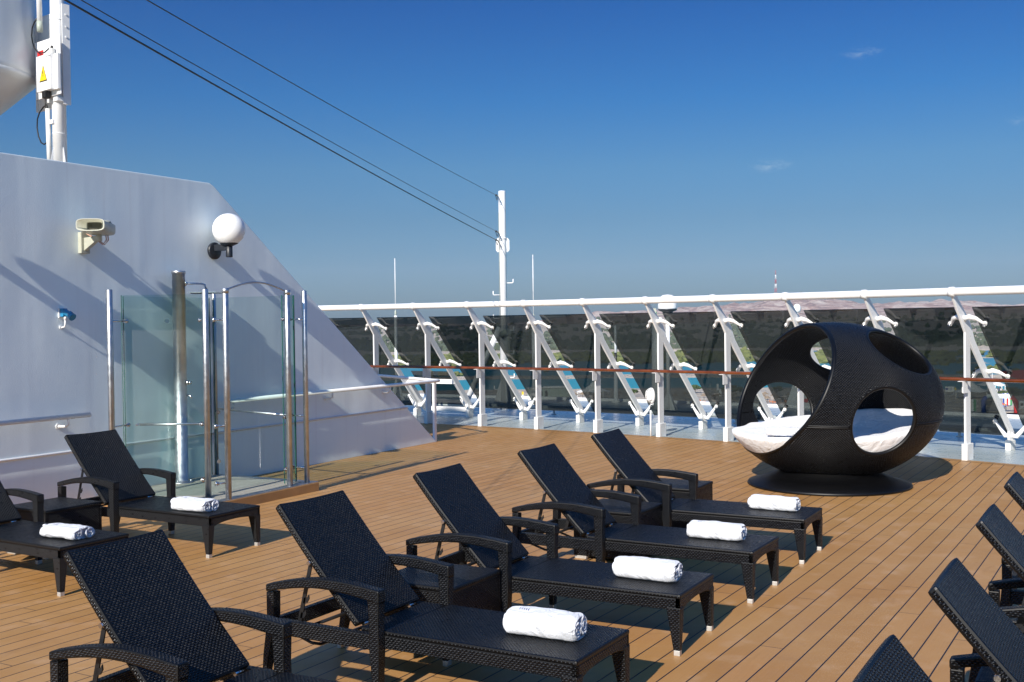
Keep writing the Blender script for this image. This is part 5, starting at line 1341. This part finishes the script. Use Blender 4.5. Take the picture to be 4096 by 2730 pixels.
# people: one continuous body each, grown with a skin modifier
def make_person(seed, shirt):
    random.seed(seed)
    me = bpy.data.meshes.new('person'); st = random.uniform(-.12, .12); ar = random.uniform(-.1, .25)
    V = [(0, 0, .95), (0, 0, 1.15), (0, 0, 1.38), (0, 0, 1.50), (0, -.01, 1.62), (0, 0, 1.74), (-.18, 0, 1.40), (-.25, ar, 1.13), (-.27, ar-.12, .90), (.18, 0, 1.40), (.25, -ar*.5, 1.13), (.26, -.12, .9),
         (-.10, 0, .90), (-.11, st, .50), (-.12, st*1.2, .06), (-.12, st*1.2-.13, .03), (.10, 0, .90), (.11, -st, .50), (.12, -st*1.2, .06), (.12, -st*1.2-.13, .03)]
    E = [(0, 1), (1, 2), (2, 3), (3, 4), (4, 5), (2, 6), (6, 7), (7, 8), (2, 9), (9, 10), (10, 11), (0, 12), (12, 13), (13, 14), (14, 15), (0, 16), (16, 17), (17, 18), (18, 19)]
    Rr = [.14, .13, .15, .055, .09, .085, .07, .05, .035, .07, .05, .035, .10, .07, .045, .035, .10, .07, .045, .035]
    me.from_pydata(V, E, []); o = bpy.data.objects.new('person', me); COL.objects.link(o)
    mo = o.modifiers.new('s', 'SKIN'); sv = me.skin_vertices[0].data
    for i, r in enumerate(Rr): sv[i].radius = (r, r*.8)
    sv[0].use_root = True
    o.modifiers.new('d', 'SUBSURF').levels = 1
    dg = bpy.context.evaluated_depsgraph_get(); m2 = bpy.data.meshes.new_from_object(o.evaluated_get(dg)); bpy.data.objects.remove(o)
    for k in (shirt, 'trousers', 'skin'): m2.materials.append(M[k])
    for p in m2.polygons:
        c = p.center; p.material_index = 2 if (c.z > 1.46 or (abs(c.x) > .2 and c.z < 1.15)) else (0 if c.z > .93 else 1)
    o2 = bpy.data.objects.new('person', m2); COL.objects.link(o2); return o2
protos = [make_person(i, s) for i, s in enumerate(('shirt_a', 'shirt_b', 'shirt_c', 'shirt_d'))]
shirt_n = {'0': 'red', '1': 'white', '2': 'blue', '3': 'orange'}
PP = [(3985, 1573, 1), (3990, 1571, 0), (3994, 1574, 1), (3998, 1572, 2), (4003, 1573, 1), (4007, 1571, 0), (4010, 1574, 3), (4008, 1640, 0), (4014, 1643, 2), (4019, 1637, 3), (4024, 1641, 2), (4012, 1634, 0)]
used = set()
for x, y, k in PP:
    if k in used: o = protos[k].copy(); COL.objects.link(o)
    else: o = protos[k]; used.add(k)
    far = y < 1600
    o.location = BG(x, y); o.rotation_euler = (0, 0, random.uniform(0, 6)); tag(o, 'person in %s shirt and dark trousers standing %s' % (shirt_n[str(k)], 'under the far bright tent' if far else 'by the welcome arch'), 'person', 'people on the beach')

# ---- haze: even pale air round everything
b = MB(); b.b2(-2500, 4200, -60, 5200, -27, 260); hz = b.build('haze', None)
hm, hnt, hb = newmat('haze_air'); hnt.nodes.remove(hb); vol = hnt.nodes.new('ShaderNodeVolumePrincipled'); vol.inputs['Color'].default_value = (.80, .88, 1, 1); vol.inputs['Density'].default_value = .00008; vol.inputs['Anisotropy'].default_value = .0
hnt.links.new(vol.outputs[0], hnt.nodes['Material Output'].inputs['Volume'])
hz.data.materials.clear(); hz.data.materials.append(hm); tag(hz, 'pale even haze in the air', 'haze', kind='stuff')
